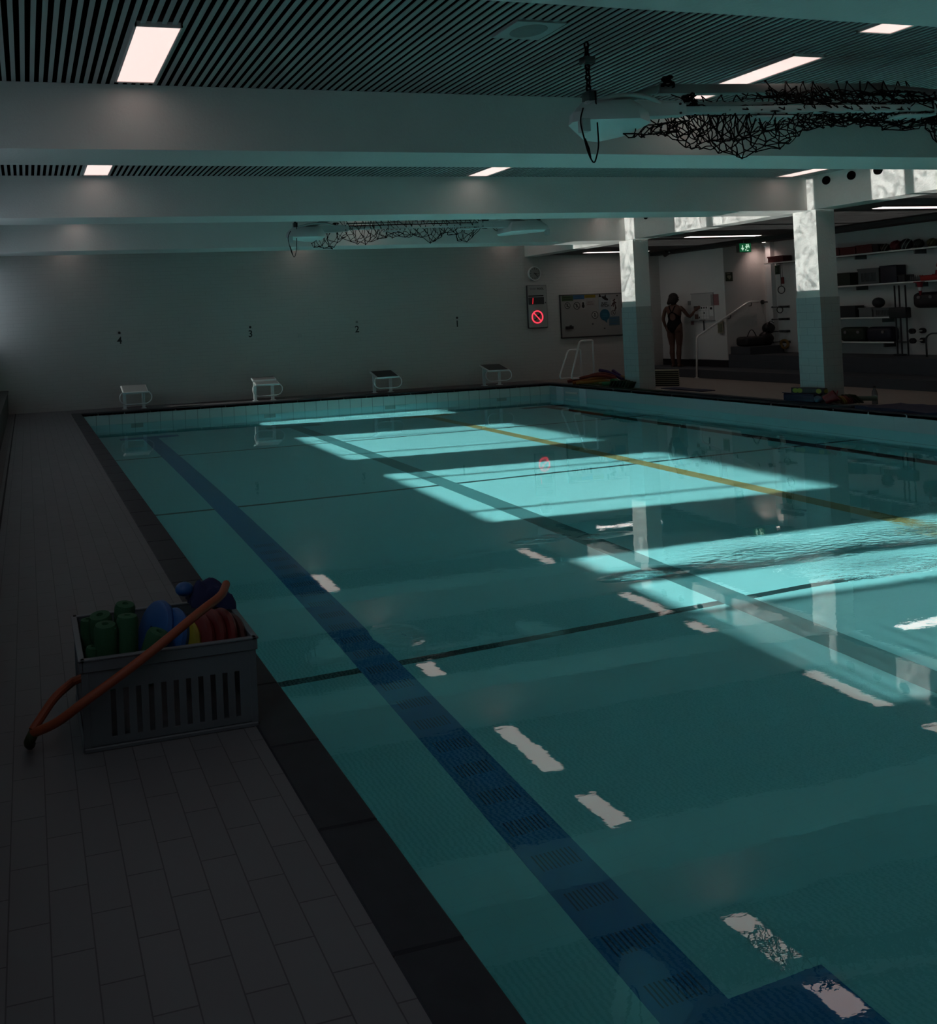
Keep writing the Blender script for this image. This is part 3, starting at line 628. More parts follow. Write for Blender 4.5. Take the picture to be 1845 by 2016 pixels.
# small things at the near column
M['navyplastic'] = mat('navy_plastic', (.012, .014, .05), .4)
t = thing('storage_bin', (11.35, 9.9, .04), 'navy plastic bin on the pool edge beside the near column', 'bin', rz=0)
q = MB(); q.rbox(-.075, .075, -.25, .25, 0, .11, .012); q.build('body', M['navyplastic'], t, smooth=True)
q = MB(); q.rbox(-.083, .083, -.26, .26, .11, .125, .005); q.build('rim', M['navyplastic'], t, smooth=True)
t = thing('game_box', (11.37, 9.80, .166), 'black box with yellow discs resting on the navy bin', 'box', rz=.3)
q = MB(); q.rbox(-.055, .055, -.22, .22, 0, .085, .006); q.build('carton', M['black'], t, smooth=True)
q = MB()
for k, yy in enumerate((.16, .10, -.15)): q.cyl((0, 0), .036, 0, .003, 18, M=WX(yy, .042, -.055, 0))
q.build('yellow_disc', mat('disc_yellow', (.22, .25, .012), .5), t)
q = MB()
for k, yy in enumerate((.16, -.17)): q.cyl((0, 0), .03, 0, .003, 18, M=WY(yy * .15, .042, -.22, 0))
q.build('yellow_disc', mat('disc_yellow_end', (.22, .25, .012), .5), t)
M['darkred'] = mat('dark_red_plastic', (.16, .010, .014), .4)
t = thing('toy_bucket', (11.345, 9.36, .04), 'dark red bucket tipped in front of the near column', 'bucket'); t.rotation_euler = (math.radians(60), 0, math.radians(35)); t.location = (11.35, 9.45, .125)
q = MB(); q.lathe([(.001, -.08), (.06, -.08), (.085, .07), (.09, .08), (.083, .08), (.055, -.07), (.001, -.07)], 24); q.build('body', M['darkred'], t, smooth=True)
q = MB(); q.tube([(.088 * math.cos(a), .088 * math.sin(a) * .6, .08 + .05 * math.sin(a)) for a in [PI * k / 12 for k in range(13)]], .004, 6); q.build('handle', M['darkred'], t, smooth='all')
q = MB(); q.ball((11.32, 9.62, .095), .055); tag(q.build('ball', mat('ball_slate', (.04, .07, .12), .4), smooth='all'), 'slate blue ball between the navy bin and red bucket', 'ball')
q = MB(); q.rbox(-.055, .055, -.05, .05, -.035, .035, .025); o = q.build('foam_block', mat('foam_cream', (.22, .17, .10), .8), loc=(11.42, 9.44, .09), smooth=True); o.rotation_euler = (.2, .5, .3); tag(o, 'small cream foam block right of the red bucket', 'foam block')
for k, c_ in enumerate(((.26, .15, .01), (.24, .12, .01), (.20, .03, .012), (.15, .03, .015), (.10, .015, .02), (.05, .01, .02))):
    q = MB(); q.lathe([(.02, -.009), (.068, -.009), (.072, 0), (.068, .009), (.02, .009), (.02, -.009)], 26, 0, Matrix.Rotation(PI / 2, 4, 'Y'))
    o = q.build('dive_ring', mat('ring_%d' % k, c_, .5), loc=(11.5 + k * .03, 9.42 - k * .004, .085), smooth=True); o.rotation_euler = (0, -.5, -.3)
    tag(o, ['yellow', 'golden', 'red', 'brick red', 'dark red', 'maroon'][k] + ' ring in the leaning row before the near column', 'ring', 'rings leaning before the near column')
for k in range(3):
    q = MB(); q.rbox(-.012, .012, -.09, .09, 0, .16, .01); o = q.build('kickboard', M['fdgreen'] if k else M['boardolive'], loc=(11.70 + k * .05, 9.4 - k * .01, .035), smooth=True); o.rotation_euler = (0, -.75, -.4)
    tag(o, ['left', 'middle', 'right'][k] + ' dark green board leaning right of the rings', 'kickboard', 'green boards leaning by the near column')
foamroll('foam_roll', (11.88, 9.36, .09), -.6, .035, .26, mat('foam_sage', (.08, .12, .09), .8), 'pale sage foam roll left of the bottle')
t = thing('drink_bottle', (12.0, 9.32, .0), 'clear plastic bottle with a dark cap on the deck', 'bottle')
q = MB(); q.lathe([(.001, 0), (.034, 0), (.036, .02), (.036, .15), (.03, .19), (.014, .225), (.014, .245)], 22); q.build('body', mat('bottle_plastic', (.30, .34, .34), .12, trans=.6), t, smooth=True)
q = MB(); q.lathe([(.0365, .075), (.0368, .08), (.0368, .135), (.0365, .14)], 22); q.build('label_band', mat('bottle_label', (.28, .30, .30), .5), t, smooth=True)
q = MB(); q.lathe([(.016, .243), (.016, .27), (.001, .272)], 18); q.build('cap', M['black'], t, smooth=True)
#PART3
# ================================================================== folded goals hanging between the beams
M['goalin'] = mat('goal_inner', (.26, .30, .29), .5)
def net_mesh(x0, x1, top, bot, seed, nu, nv, r=.0045, knot=None, jit=.018, na=1.0, border=True):
    """diamond net: row 0 follows top(x) -> (y, z), last row top2; bot(x) gives the sag"""
    q = MB(); rr = random.Random(seed); pts = {}
    for j in range(nv + 1):
        v = j / nv
        for i in range(nu + 1):
            x = x0 + (x1 - x0) * (i + (.5 if j % 2 else 0)) / nu
            (ya, za), (yb, zb), zs = top(x), bot(x)[0], bot(x)[1]
            s_ = math.sin(PI * v) ** .8; y = ya + (yb - ya) * v; zl = za + (zb - za) * v; z = zl + (zs - zl) * s_
            n_ = Vector((x * 2.3, v * 3 + seed, seed * 1.7)); e = min(1, 4 * v * (1 - v) + .15)
            x += e * .10 * noise.noise(n_ * 1.7); y += na * e * .12 * noise.noise(n_ + Vector((5, 0, 0))); z += e * .05 * noise.noise(n_ * 2.1 + Vector((0, 9, 0)))
            if knot:
                k = math.exp(-((x - knot[0]) / knot[3]) ** 2) * .9; x += (knot[0] - x) * k * .5; y += (knot[1] - y) * k; z += (knot[2] - z) * k
            pts[(i, j)] = Vector((x + rr.uniform(-jit, jit), y + rr.uniform(-jit, jit), z + rr.uniform(-jit, jit) * e))
    def cord(a, b):
        d_ = b - a; m1 = a + d_ * .35 + Vector([rr.uniform(-.012, .012) for _ in range(3)]); m2 = a + d_ * .7 + Vector([rr.uniform(-.012, .012) for _ in range(3)])
        q.tube([a, m1, m2, b], r, 4, cap=False)
    for i in range(nu + 1):
        for j in range(nv):
            cord(pts[(i, j)], pts[(i, j + 1)]); k = i + 1 if j % 2 else i - 1
            if 0 <= k <= nu: cord(pts[(i, j)], pts[(k, j + 1)])
            if rr.random() < .35: q.ball(pts[(i, j)], r * 2.2, n=6)
    for j in ((0, nv) if border else ()):
        for i in range(nu): q.tube([pts[(i, j)], pts[(i + 1, j)]], r * 1.2, 4, cap=False)
    return q
def lerp_table(P_):
    def f(x):
        if x <= P_[0][0]: return P_[0][1]
        for (xa, za), (xb, zb) in zip(P_, P_[1:]):
            if x <= xb: t = (x - xa) / (xb - xa); t = t * t * (3 - 2 * t); return za + (zb - za) * t
        return P_[-1][1]
    return f
def goal(loc, yaw, label, seed, nets, knots):
    t = thing('water_polo_goal', loc, label, 'goal', 'water polo goals hoisted between the beams', yaw)
    FY, BY, TZ, LZ = .16, -.17, .20, -.05
    for s_ in (-1, 1):
        plan = [(-2.01, -.33), (-2.04, -.43), (-1.95, -.50), (-1.60, -.52), (-1.44, -.40), (-1.40, -.02), (-1.50, .16), (-1.64, .10)]
        c_ = Vector((-1.65, -.25)); vs_ = []; fs_ = []
        for (k, z_) in ((.90, -.205), (1.0, -.19), (.96, -.12), (.72, -.04)):
            for (x_, y_) in plan: p_ = c_ + (Vector((x_, y_)) - c_) * k; vs_.append((-s_ * p_.x, p_.y, z_))
        n_ = len(plan)
        for i in range(3):
            for k in range(n_): f = (i * n_ + k, i * n_ + (k + 1) % n_, (i + 1) * n_ + (k + 1) % n_, (i + 1) * n_ + k); fs_.append(f if s_ < 0 else f[::-1])
        f0 = tuple(range(n_)); f1 = tuple(3 * n_ + k for k in range(n_)); fs_ += [f0[::-1] if s_ < 0 else f0, f1 if s_ < 0 else f1[::-1]]
        q = MB(); q.add(vs_, fs_); q.build('float_hull', M['fibre'], t, smooth=True)
        q = MB(); X = lambda v: s_ * v
        vs_ = [(X(1.85), -.42, -.16), (X(1.85), -.30, -.16), (X(1.85), -.30, -.06), (X(1.85), -.42, -.06), (X(1.45), -.30, -.12), (X(1.45), -.18, -.12), (X(1.45), -.18, -.01), (X(1.45), -.30, -.01), (X(1.02), -.21, -.09), (X(1.02), -.13, -.09), (X(1.02), -.13, -.01), (X(1.02), -.21, -.01)]
        fs_ = []
        for a_ in (0, 4):
            for k in range(4): f = (a_ + k, a_ + (k + 1) % 4, a_ + 4 + (k + 1) % 4, a_ + 4 + k); fs_.append(f if s_ > 0 else f[::-1])
        q.add(vs_, fs_); q.build('tapered_arm', M['alu'], t)
        q = MB(); q.tube(arc([(X(1.93), -.42, -.06), (X(1.65), -.40, .01), (X(1.38), -.30, .02), (X(1.2), -.22, -.03)], .2), .016, 8); q.build('curved_brace', M['alu'], t, smooth='all')
        q = MB(); q.box(X(1.19) - .14, X(1.19) + .14, -.225, -.215, -.095, .0)
        q.build('corner_plate', M['alu'], t)
        for (dx, dz) in ((-.11, -.08), (.11, -.08), (-.11, -.015), (.11, -.015)): q = MB(); q.cyl((0, 0), .009, 0, .006, 8, 0, WY(X(1.19) + dx, dz, -.225, 0)); q.build('bolt', M['ink'], t)
        q = MB(); q.rbox(X(1.98) - .03, X(1.98) + .03, -.50, -.44, -.27, -.18, .006); q.build('keel_block', M['alu'], t, smooth=True)
        q = MB(); q.tube([(X(1.70), -.33, -.04), (X(1.0), FY, TZ), (X(.9), FY, TZ)], [.022, .034, .034], 8); q.build('tube_elbow', M['goalin'], t, smooth='all')
    q = MB(); q.rbox(-.98, .98, FY - .035, FY + .035, TZ - .036, TZ + .036, .006); q.build('cross_tube', M['goalin'], t, smooth=True)
    q = MB(); q.rbox(-1.05, 1.05, BY - .03, BY + .03, LZ - .026, LZ + .026, .006); q.build('cross_tube', M['alu'], t, smooth=True)
    q = MB(); q.rbox(-1.0, 1.0, -.02, .01, .03, .055, .004); q.build('cross_tube', M['goalin'], t, smooth=True)
    for x_ in (-.45, .75): q = MB(); q.rbox(x_, x_ + .30, -.20, -.05, -.11, -.095, .004, 0); q.build('stabiliser_fin', M['alu'], t, smooth=True)
    nm = MB()
    for f in nets:
        o_ = len(nm.v); nm.v += f.v; nm.f += [tuple(i + o_ for i in q_) for q_ in f.f]; nm.mi += f.mi
    nm.build('net', M['rope'], t)
    for (kx, ky, kz, kr) in knots:
        q = MB(); r2 = random.Random(int(kx * 100)); pts = []
        for i in range(90):
            a_ = i * .55; pts.append((kx + kr * math.sin(a_) * math.cos(i * .17) + r2.uniform(-.01, .01), ky + kr * .7 * math.cos(a_) + r2.uniform(-.01, .01), kz + kr * .7 * math.sin(i * .31) + r2.uniform(-.01, .01)))
        q.tube(pts, .007, 5); q.build('net_knot', M['rope'], t, smooth='all')
    for s_ in (-1, 1):
        x_ = s_ * 1.88; q = MB(); zz = .02; k = 0; top_ = ZC - loc[2] - .035
        while zz < top_:
            q.tube([(x_ + (.015 * math.cos(w_) if k % 2 else 0), -.38 + (0 if k % 2 else .015 * math.cos(w_)), zz + .025 * math.sin(w_)) for w_ in [2 * PI * i / 8 for i in range(8)]], .0065, 5, closed=True); zz += .037; k += 1
        q.build('hoist_chain', M['rope'], t)
        q = MB(); q.rbox(x_ - .03, x_ + .03, -.43, -.34, -.10, .03, .006); q.build('hook_block', M['darksteel'], t, smooth=True)
    q = MB(); q.rbox(-1.92, -1.84, -.42, -.34, .22, .27, .01); q.build('pulley', M['darksteel'], t, smooth=True)
    q = MB(); q.tube(arc([(-1.97, -.45, -.10), (-2.03, -.50, -.2), (-1.98, -.50, -.42), (-1.94, -.50, -.50), (-1.90, -.50, -.38), (-1.87, -.44, .02)], .1), .005, 6); q.build('rope_loop', M['rope'], t, smooth='all')
    q = MB(); q.tube([(-2.0, -.50, -.32), (-1.98, -.51, -.39), (-1.965, -.50, -.45)], .007, 6); q.build('rope_end', M['rope'], t, smooth='all')
    return t
T1 = lerp_table([(-1.25, -.10), (-1.05, -.14), (-.8, -.30), (-.44, -.36), (-.21, -.31), (.13, -.15), (.45, -.12), (.75, -.13), (1.02, -.23), (1.2, -.33), (1.6, -.2)])
T2 = lerp_table([(-1.1, -.12), (-.8, -.22), (-.5, -.25), (-.2, -.17), (.1, -.10), (1.5, -.12)])
near_nets = [net_mesh(-1.12, 1.35, lambda x: (-.19, -.07), lambda x: ((.14, .0), T1(x)), 3, 24, 7, knot=(1.1, -.15, -.10, .13)),
    net_mesh(-1.0, 1.2, lambda x: (-.15, -.06), lambda x: ((.10, .0), T2(x)), 9, 18, 6),
    net_mesh(-.30, 1.1, lambda x: (.19, .23), lambda x: ((-.23, -.02), .11), 5, 13, 6, jit=.03, na=.5, border=False),
    net_mesh(-.85, .9, lambda x: (.16, .16), lambda x: ((-.20, -.06), .0), 31, 13, 5, jit=.03, na=.7, border=False),
    net_mesh(-.15, 1.15, lambda x: (.12, .24), lambda x: ((-.24, -.07), .02), 15, 12, 6, jit=.035, na=.6, border=False),
    net_mesh(-1.50, -1.10, lambda x: (-.30, -.20 + (x + 1.5) * .12), lambda x: ((-.20, -.22), -.29 + (x + 1.5) * .2), 6, 5, 2)]
goal((5.75, 5.0, 3.0), math.radians(-6.3), 'white floating goal with black net hoisted in the nearer bay', 3, near_nets, [(-.92, .12, .25, .05), (-.86, -.02, .06, .06), (1.1, -.16, -.10, .08)])
T3 = lerp_table([(-1.75, -.12), (-1.5, -.32), (-1.25, -.33), (-1.1, -.14), (-.85, -.28), (-.5, -.20), (.1, -.18), (.35, -.28), (.6, -.17), (.95, -.29), (1.2, -.12), (1.8, -.05)])
far_nets = [net_mesh(-1.55, 1.75, lambda x: (-.18, -.02), lambda x: ((.16, .03), T3(x)), 21, 26, 6, knot=(1.15, -.1, -.02, .15), jit=.025),
    net_mesh(-1.1, -.4, lambda x: (.16, .20), lambda x: ((-.22, -.08), .16), 25, 8, 5, na=.6, jit=.03, border=False), net_mesh(-.3, 1.2, lambda x: (.18, .23), lambda x: ((-.22, -.06), .10), 26, 14, 5, na=.6, jit=.03, border=False)]
goal((5.80, 11.45, 2.99), math.radians(-6.3), 'floating goal with tangled black net hoisted in the far bay', 11, far_nets, [(1.15, -.12, .0, .12), (-1.2, -.1, .0, .06)])

# ================================================================== crate of pool toys on the left deck
t = thing('toy_crate', (.47, 3.22, 0), 'grey slotted plastic crate on the left deck beside the pool edge', 'crate')
def slotwall(q, x0, x1, z0, z1, y0, y1, slots, sz0, sz1, axis='x', M_=None):
    """wall in the x (or y) direction with upright slots"""
    def bb(a, b, c_, d_):
        if b - a < 1e-4: return
        if axis == 'x': q.box(a, b, y0, y1, c_, d_)
        else: q.box(y0, y1, a, b, c_, d_)
    bb(x0, x1, z0, sz0); bb(x0, x1, sz1, z1); p = x0
    for (a, b) in slots: bb(p, a, sz0, sz1); p = b
    bb(p, x1, sz0, sz1)
q = MB(); W2, D2, H2 = .325, .235, .335
sl = [(-.325 + .10 + k * .0465, -.325 + .10 + k * .0465 + .020) for k in range(11)]
slotwall(q, -W2 + .012, W2 - .012, .02, .29, -D2, -D2 + .006, sl, .045, .215)
q.box(-W2 + .012, W2 - .012, D2 - .006, D2, .02, .29)
sly = [(-.235 + .07 + k * .0465, -.235 + .07 + k * .0465 + .020) for k in range(7)]
q.box(-W2 + .006, -W2 + .012, -D2 + .006, D2 - .006, .02, .29)
q.box(W2 - .012, W2 - .006, -D2 + .006, D2 - .006, .02, .29)
q.box(-W2 + .01, W2 - .01, -D2 + .004, D2 - .004, .012, .022)
q.build('body', M['greyplastic'], t)
q = MB()
for (x0, x1, y0, y1) in ((-W2, W2, -D2 - .008, -D2 + .004), (-W2, W2, D2 - .004, D2 + .008), (-W2 - .008, -W2 + .008, -D2 - .008, D2 + .008), (W2 - .008, W2 + .008, -D2 - .008, D2 + .008)):
    q.rbox(x0, x1, y0, y1, .288, H2, .003, seg=1); q.rbox(x0 - .004, x1 + .004, y0 - .004, y1 + .004, H2 - .006, H2 + .002, .002, seg=1)
q.build('rim', M['greyplastic'], t)
q = MB()
for (x0, x1, y0, y1) in ((-W2, W2, -D2 - .006, -D2 + .006), (-W2, W2, D2 - .006, D2 + .006), (-W2 - .006, -W2 + .006, -D2, D2), (W2 - .006, W2 + .006, -D2, D2)): q.rbox(x0, x1, y0, y1, 0, .016, .003, seg=1)
q.build('base_lip', M['greyplastic'], t)
for sx in (-1, 1):
    for sy in (-1, 1):
        q = MB(); q.rbox(sx * (W2 - .012) - .014, sx * (W2 - .012) + .014, sy * (D2 - .004) - .006, sy * (D2 - .004) + .006, .01, .30, .003); q.build('corner_rib', M['greyplastic'], t)
M['crgreen'] = mat('crate_foam_green', (.018, .085, .035), .8, bump=.2, bscale=160)
for (x_, y_, z_, r_, h_, tx, ty, lab) in ((.19, 3.09, .27, .028, .14, 0, .1, 'short green foam roll at the front left corner of the crate'), (.245, 3.09, .30, .044, .24, .05, 0, 'tall green foam roll at the front of the crate'), (.325, 3.10, .315, .042, .24, -.05, .05, 'rounded green foam roll beside the tallest front one'),
    (.415, 3.10, .27, .046, .20, .1, .35, 'tilted green foam roll nearest the blue foam'), (.245, 3.21, .31, .046, .22, .12, -.1, 'green foam roll with a hole behind the front row'), (.33, 3.27, .32, .042, .22, .1, .1, 'hindmost green foam roll in the crate'), (.19, 3.25, .29, .03, .2, 0, 0, 'green foam roll at the back left of the crate')):
    t = thing('foam_roll', (x_, y_, z_), lab, 'foam roll', 'green foam rolls in the crate'); t.rotation_euler = (tx, ty, 0)
    q = MB(); q.lathe([(.006, -h_ / 2), (r_ * .9, -h_ / 2), (r_, -h_ / 2 + .01), (r_, h_ / 2 - .018), (r_ * .86, h_ / 2 - .003), (r_ * .3, h_ / 2), (.007, h_ / 2 - .02), (.006, -h_ / 2)], 22); q.build('roll', M['crgreen'], t, smooth=True)
M['crblue'] = mat('crate_foam_blue', (.014, .08, .26), .45); M['crred'] = mat('crate_red', (.15, .012, .012), .45); M['cryel'] = mat('crate_yellow', (.27, .22, .012), .5); M['crmar'] = mat('crate_maroon', (.06, .010, .008), .5)
for k, (x_, y_, z_, r_, w_, m_, lab) in enumerate(((.455, 3.235, .315, .118, .046, 'crblue', 'leftmost blue swim disc leaning in the crate'), (.505, 3.175, .300, .115, .044, 'crblue', 'second blue swim disc beside the yellow one'), (.548, 3.125, .270, .108, .036, 'cryel', 'yellow swim disc between blue and red ones'),
    (.592, 3.12, .285, .118, .044, 'crred', 'first dark red swim disc right of the yellow one'), (.642, 3.13, .290, .118, .044, 'crred', 'second dark red swim disc in the crate'), (.690, 3.135, .288, .115, .040, 'crred', 'third dark red swim disc in the crate'), (.735, 3.14, .270, .105, .036, 'crmar', 'maroon swim disc nearest the right end of the crate'))):
    q = MB(); q.lathe([(.012, -w_ * .5), (r_ * .82, -w_ * .5), (r_ * .95, -w_ * .34), (r_, 0), (r_ * .95, w_ * .34), (r_ * .82, w_ * .5), (.012, w_ * .5), (.012, -w_ * .5)], 34, 0, Matrix.Rotation(PI / 2, 4, 'Y'))
    o = q.build('swim_disc', M[m_], loc=(x_, y_, z_), smooth=True); o.rotation_euler = (0, .42 - k * .03, .30); tag(o, lab, 'swim disc', 'swim discs in the crate')
q = MB(); q.ball((.60, 3.36, .425), .036, n=16, sc=(1.1, 1, .8)); tag(q.build('foam_ball', M['crblue'], smooth='all'), 'blue foam ball at the back of the crate', 'ball')
# dark blue folded cloth at the back right
q = MB(); n_ = 14; vs_ = []; fs_ = []
for layer in range(2):
    for j in range(n_ + 1):
        for i in range(n_ + 1):
            u, v = i / n_, j / n_; e_ = .045 * noise.noise(Vector((u * 3, v * 3, 4))) + .006 * noise.noise(Vector((u * 7, v * 6, 1)))
            h_ = .085 * (math.sin(PI * u) ** .5) * (math.sin(PI * v) ** .5)
            vs_.append((.615 + .19 * u + e_ * .4, 3.30 + .13 * v + e_ * .5, .345 + (h_ + e_ if layer else -.01) + .03 * (1 - u)))
L1 = (n_ + 1) ** 2; id_ = lambda i, j: j * (n_ + 1) + i
for j in range(n_):
    for i in range(n_): fs_.append((L1 + id_(i, j), L1 + id_(i + 1, j), L1 + id_(i + 1, j + 1), L1 + id_(i, j + 1))); fs_.append((id_(i, j), id_(i, j + 1), id_(i + 1, j + 1), id_(i + 1, j)))
for k in range(n_):
    for (p, r) in (((k, 0), (k + 1, 0)), ((k + 1, n_), (k, n_)), ((0, k + 1), (0, k)), ((n_, k), (n_, k + 1))): fs_.append((id_(*p), id_(*r), L1 + id_(*r), L1 + id_(*p)))
q.add(vs_, fs_); tag(q.build('folded_cloth', mat('cloth_navy', (.012, .016, .07), .85), smooth=True), 'folded navy cloth heaped on the back right corner of the crate', 'cloth')
M['crorange'] = mat('crate_orange', (.30, .06, .022), .6)
q = MB(); q.tube(arc([(.755, 3.25, .46), (.70, 3.10, .465), (.60, 3.0, .455), (.44, 2.95, .372), (.30, 2.94, .29), (.14, 2.94, .20), (.05, 2.97, .13), (-.035, 3.03, .08)], .12, 5), .0165, 12)
q.tube(arc([(.12, 3.16, .19), (.05, 3.10, .17), (-.035, 3.03, .09)], .05, 4), .016, 10); q.tube([(.12, 3.16, .19), (.16, 3.14, .21)], .015, 8)
t = thing('exercise_band', (0, 0, 0), 'long orange band slung over the crate front to the deck', 'band')
q.build('band', M['crorange'], t, smooth=True)
q = MB(); q.tube(arc([(-.03, 3.025, .085), (-.05, 3.05, .04), (-.045, 3.08, .02)], .03), [.02] * 8, 10); q.build('end_grip', mat('grip_olive', (.035, .045, .015), .7), t, smooth='all')

# ================================================================== shelves on the right wall
def shelf(z, y0, y1, lab):
    t = thing('wall_shelf', (XE, (y0 + y1) / 2, z), lab, 'shelf', 'wall shelves on the right wall'); h = (y1 - y0) / 2
    q = MB(); q.box(-.30, 0, -h, h, -.018, 0); q.build('board', mat('shelf_board', (.14, .14, .14), .5), t)
    q = MB(); q.rbox(-.315, -.297, -h, h, -.024, .006, .003); q.build('front_rail', M['steel'], t, smooth=True)
    k = -h + .2
    while k < h: q = MB(); q.box(-.28, 0, k, k + .02, -.10, -.018); q.build('bracket', M['darksteel'], t); k += 1.1
shelf(2.44, 10.2, 14.6, 'topmost long wall shelf with red boxes and balls'); shelf(1.835, 10.2, 13.9, 'second wall shelf from the top with crates and cone')
shelf(1.195, 11.93, 13.9, 'third wall shelf from the top with grey boxes'); shelf(.72, 11.93, 13.9, 'lowest wall shelf with dark bags')
def pbox(name, y0, y1, z, h, m, lab, cat, depth=.24, slots=False, group=None, rim=True):
    t = thing(name, (XE - .03 - depth / 2, (y0 + y1) / 2, z), lab, cat, group); w_ = (y1 - y0) / 2; d_ = depth / 2
    q = MB()
    if slots:
        n = max(4, int(w_ * 2 / .035)); st_ = 2 * w_ * .72 / n; s_ = [(-w_ * .72 + i * st_ + st_ * .25, -w_ * .72 + i * st_ + st_ * .75) for i in range(n)]
        slotwall(q, -w_, w_, 0, h, -d_, -d_ + .008, s_, h * .18, h * .72, 'y'); q.box(-d_ + .06, -d_ + .07, -w_ + .01, w_ - .01, 0, h * .8, 1); q.box(-d_, d_, -w_, -w_ + .008, 0, h); q.box(-d_, d_, w_ - .008, w_, 0, h); q.box(d_ - .008, d_, -w_, w_, 0, h); q.box(-d_, d_, -w_, w_, 0, .01)
        q.build('body', [m, M['black']], t)
    else: q.rbox(-d_, d_, -w_, w_, 0, h, .01); q.build('body', m, t, smooth=True)
    if rim: q = MB(); q.box(-d_ - .008, -d_, -w_ - .006, w_ + .006, h - .03, h + .002); q.build('rim', m, t)
    return t
M['shred'] = mat('shelf_red', (.12, .012, .012), .5); M['shgrey'] = mat('shelf_grey', (.11, .12, .12), .5); M['shdark'] = mat('shelf_dark', (.022, .026, .028), .6); M['shnavy'] = mat('shelf_navy', (.015, .018, .032), .5); M['shgreen'] = mat('shelf_green', (.020, .035, .022), .6)
for k in range(4): pbox('storage_box', 12.28 + k * .33, 12.28 + k * .33 + .31, 2.44, .17 - .01 * (k % 2), M['shred'], ['fourth', 'third', 'second', 'first'][k] + ' dark red box on the topmost shelf right of the near column', 'box', group='red boxes on the topmost shelf')
pbox('storage_box', 14.18, 14.55, 2.44, .14, M['shred'], 'dark red box at the far end of the topmost shelf', 'box')
pbox('storage_box', 12.165, 12.27, 2.44, .16, mat('shelf_black', (.02, .012, .01), .6), 'narrow black box after the red boxes on the topmost shelf', 'box')
for (y_, r_, c_, c2, lab) in ((12.07, .075, (.05, .03, .02), (.25, .25, .22), 'small dark ball with pale band on the topmost shelf'), (11.87, .095, (.14, .015, .02), (.2, .05, .05), 'deep red ball on the topmost shelf'), (11.68, .10, (.02, .02, .02), (.45, .45, .42), 'black ball with white stripes on the topmost shelf'), (11.48, .085, (.025, .03, .025), (.04, .05, .04), 'dark ball right of the striped ball'), (11.24, .08, (.11, .095, .04), (.06, .05, .02), 'dull yellow ball on the topmost shelf'), (11.05, .08, (.05, .045, .03), (.03, .03, .02), 'dark olive ball at the right end of the topmost shelf')):
    t = thing('play_ball', (15.98, y_, 2.44 + r_), lab, 'ball', 'balls on the topmost shelf')
    q = MB(); q.ball((0, 0, 0), r_, n=22); q.build('shell', mat('ball', c_, .5), t, smooth='all')
    q = MB()
    for w_ in (-.3, .25): q.tube([(r_ * 1.01 * math.cos(a) * math.cos(w_), r_ * 1.01 * math.sin(w_) + 0, r_ * 1.01 * math.sin(a) * math.cos(w_)) for a in [2 * PI * i / 20 for i in range(20)]], .008, 5, closed=True)
    o = q.build('stripe', mat('ball_band', c2, .5), t, smooth='all'); o.rotation_euler = (.5, .3, .6)
pbox('storage_box', 12.74, 13.05, 1.835, .26, M['shgreen'], 'dark green box on the second shelf beside the near column', 'box')
pbox('slotted_crate', 12.17, 12.58, 1.835, .31, M['shgrey'], 'grey slotted crate on the second shelf', 'crate', slots=True)
pbox('storage_box', 11.85, 12.15, 1.835, .335, M['shnavy'], 'tall near black box right of the grey slotted crate', 'box')
pbox('small_caddy', 11.71, 11.83, 1.835, .14, M['shdark'], 'small dark caddy right of the tall black box', 'caddy')
t = thing('bottle_rack', (15.97, 11.53, 1.835), 'low rack of small grey bottles on the second shelf', 'rack')
q = MB(); q.box(-.05, .05, -.12, .12, 0, .03); q.build('tray', M['shdark'], t)
for k in range(6): q = MB(); q.lathe([(.001, .03), (.014, .03), (.014, .08), (.006, .095), (.006, .115), (.001, .115)], 10, 0, Matrix.Translation((0, -.1 + k * .04, 0))); q.build('bottle', M['shgrey'], t, smooth=True)
M['brightred'] = mat('bright_red_plastic', (.42, .012, .008), .45)
t = thing('red_tray', (15.97, 11.12, 1.835), 'bright red tray on the second shelf at the picture edge', 'tray')
q = MB(); q.rbox(-.11, .11, -.30, .28, 0, .10, .02); q.build('body', M['brightred'], t, smooth=True); q = MB(); q.rbox(-.12, .12, -.31, .29, .085, .10, .006); q.build('rim', M['brightred'], t, smooth=True)
def cone(loc, h, r, lab, inv=False):
    t = thing('marker_cone', loc, lab, 'cone', 'red and white marker cones')
    if inv: t.rotation_euler = (PI, 0, 0)
    seg = [(0, .38, M['darkpink']), (.38, .66, M['white']), (.66, 1, M['darkpink'])]
    for i, (a, b, m_) in enumerate(seg):
        q = MB(); q.lathe([(r * (1 - .72 * a), h * a), (r * (1 - .72 * b), h * b)] + ([(.001, h)] if b == 1 else []), 20); q.build('band', m_, t, smooth=True)
    q = MB(); q.rbox(-r * 1.3, r * 1.3, -r * 1.3, r * 1.3, -.01, .004, .004); q.build('base', M['darkpink'], t)
M['darkpink'] = mat('cone_red', (.30, .015, .03), .5)
cone((15.97, 11.16, 1.945), .20, .05, 'red and white cone standing on the red tray'); cone((15.86, 11.40, 1.815), .24, .05, 'upturned red and white cone hanging below the second shelf', True)
pbox('storage_box', 12.67, 12.98, 1.195, .24, M['shdark'], 'dark box on the third shelf beside the near column', 'box'); pbox('storage_box', 12.345, 12.60, 1.195, .19, mat('shelf_paler', (.15, .155, .155), .5), 'paler grey box on the third shelf', 'box')
pbox('slotted_crate', 11.94, 12.32, 1.195, .18, M['shgrey'], 'low grey slotted crate on the third shelf', 'crate', slots=True)
q = MB(); q.ball((15.97, 12.24, 1.475), .10, n=20); tag(q.build('play_ball', M['shdark'], smooth='all'), 'black ball resting in the low slotted crate', 'ball')
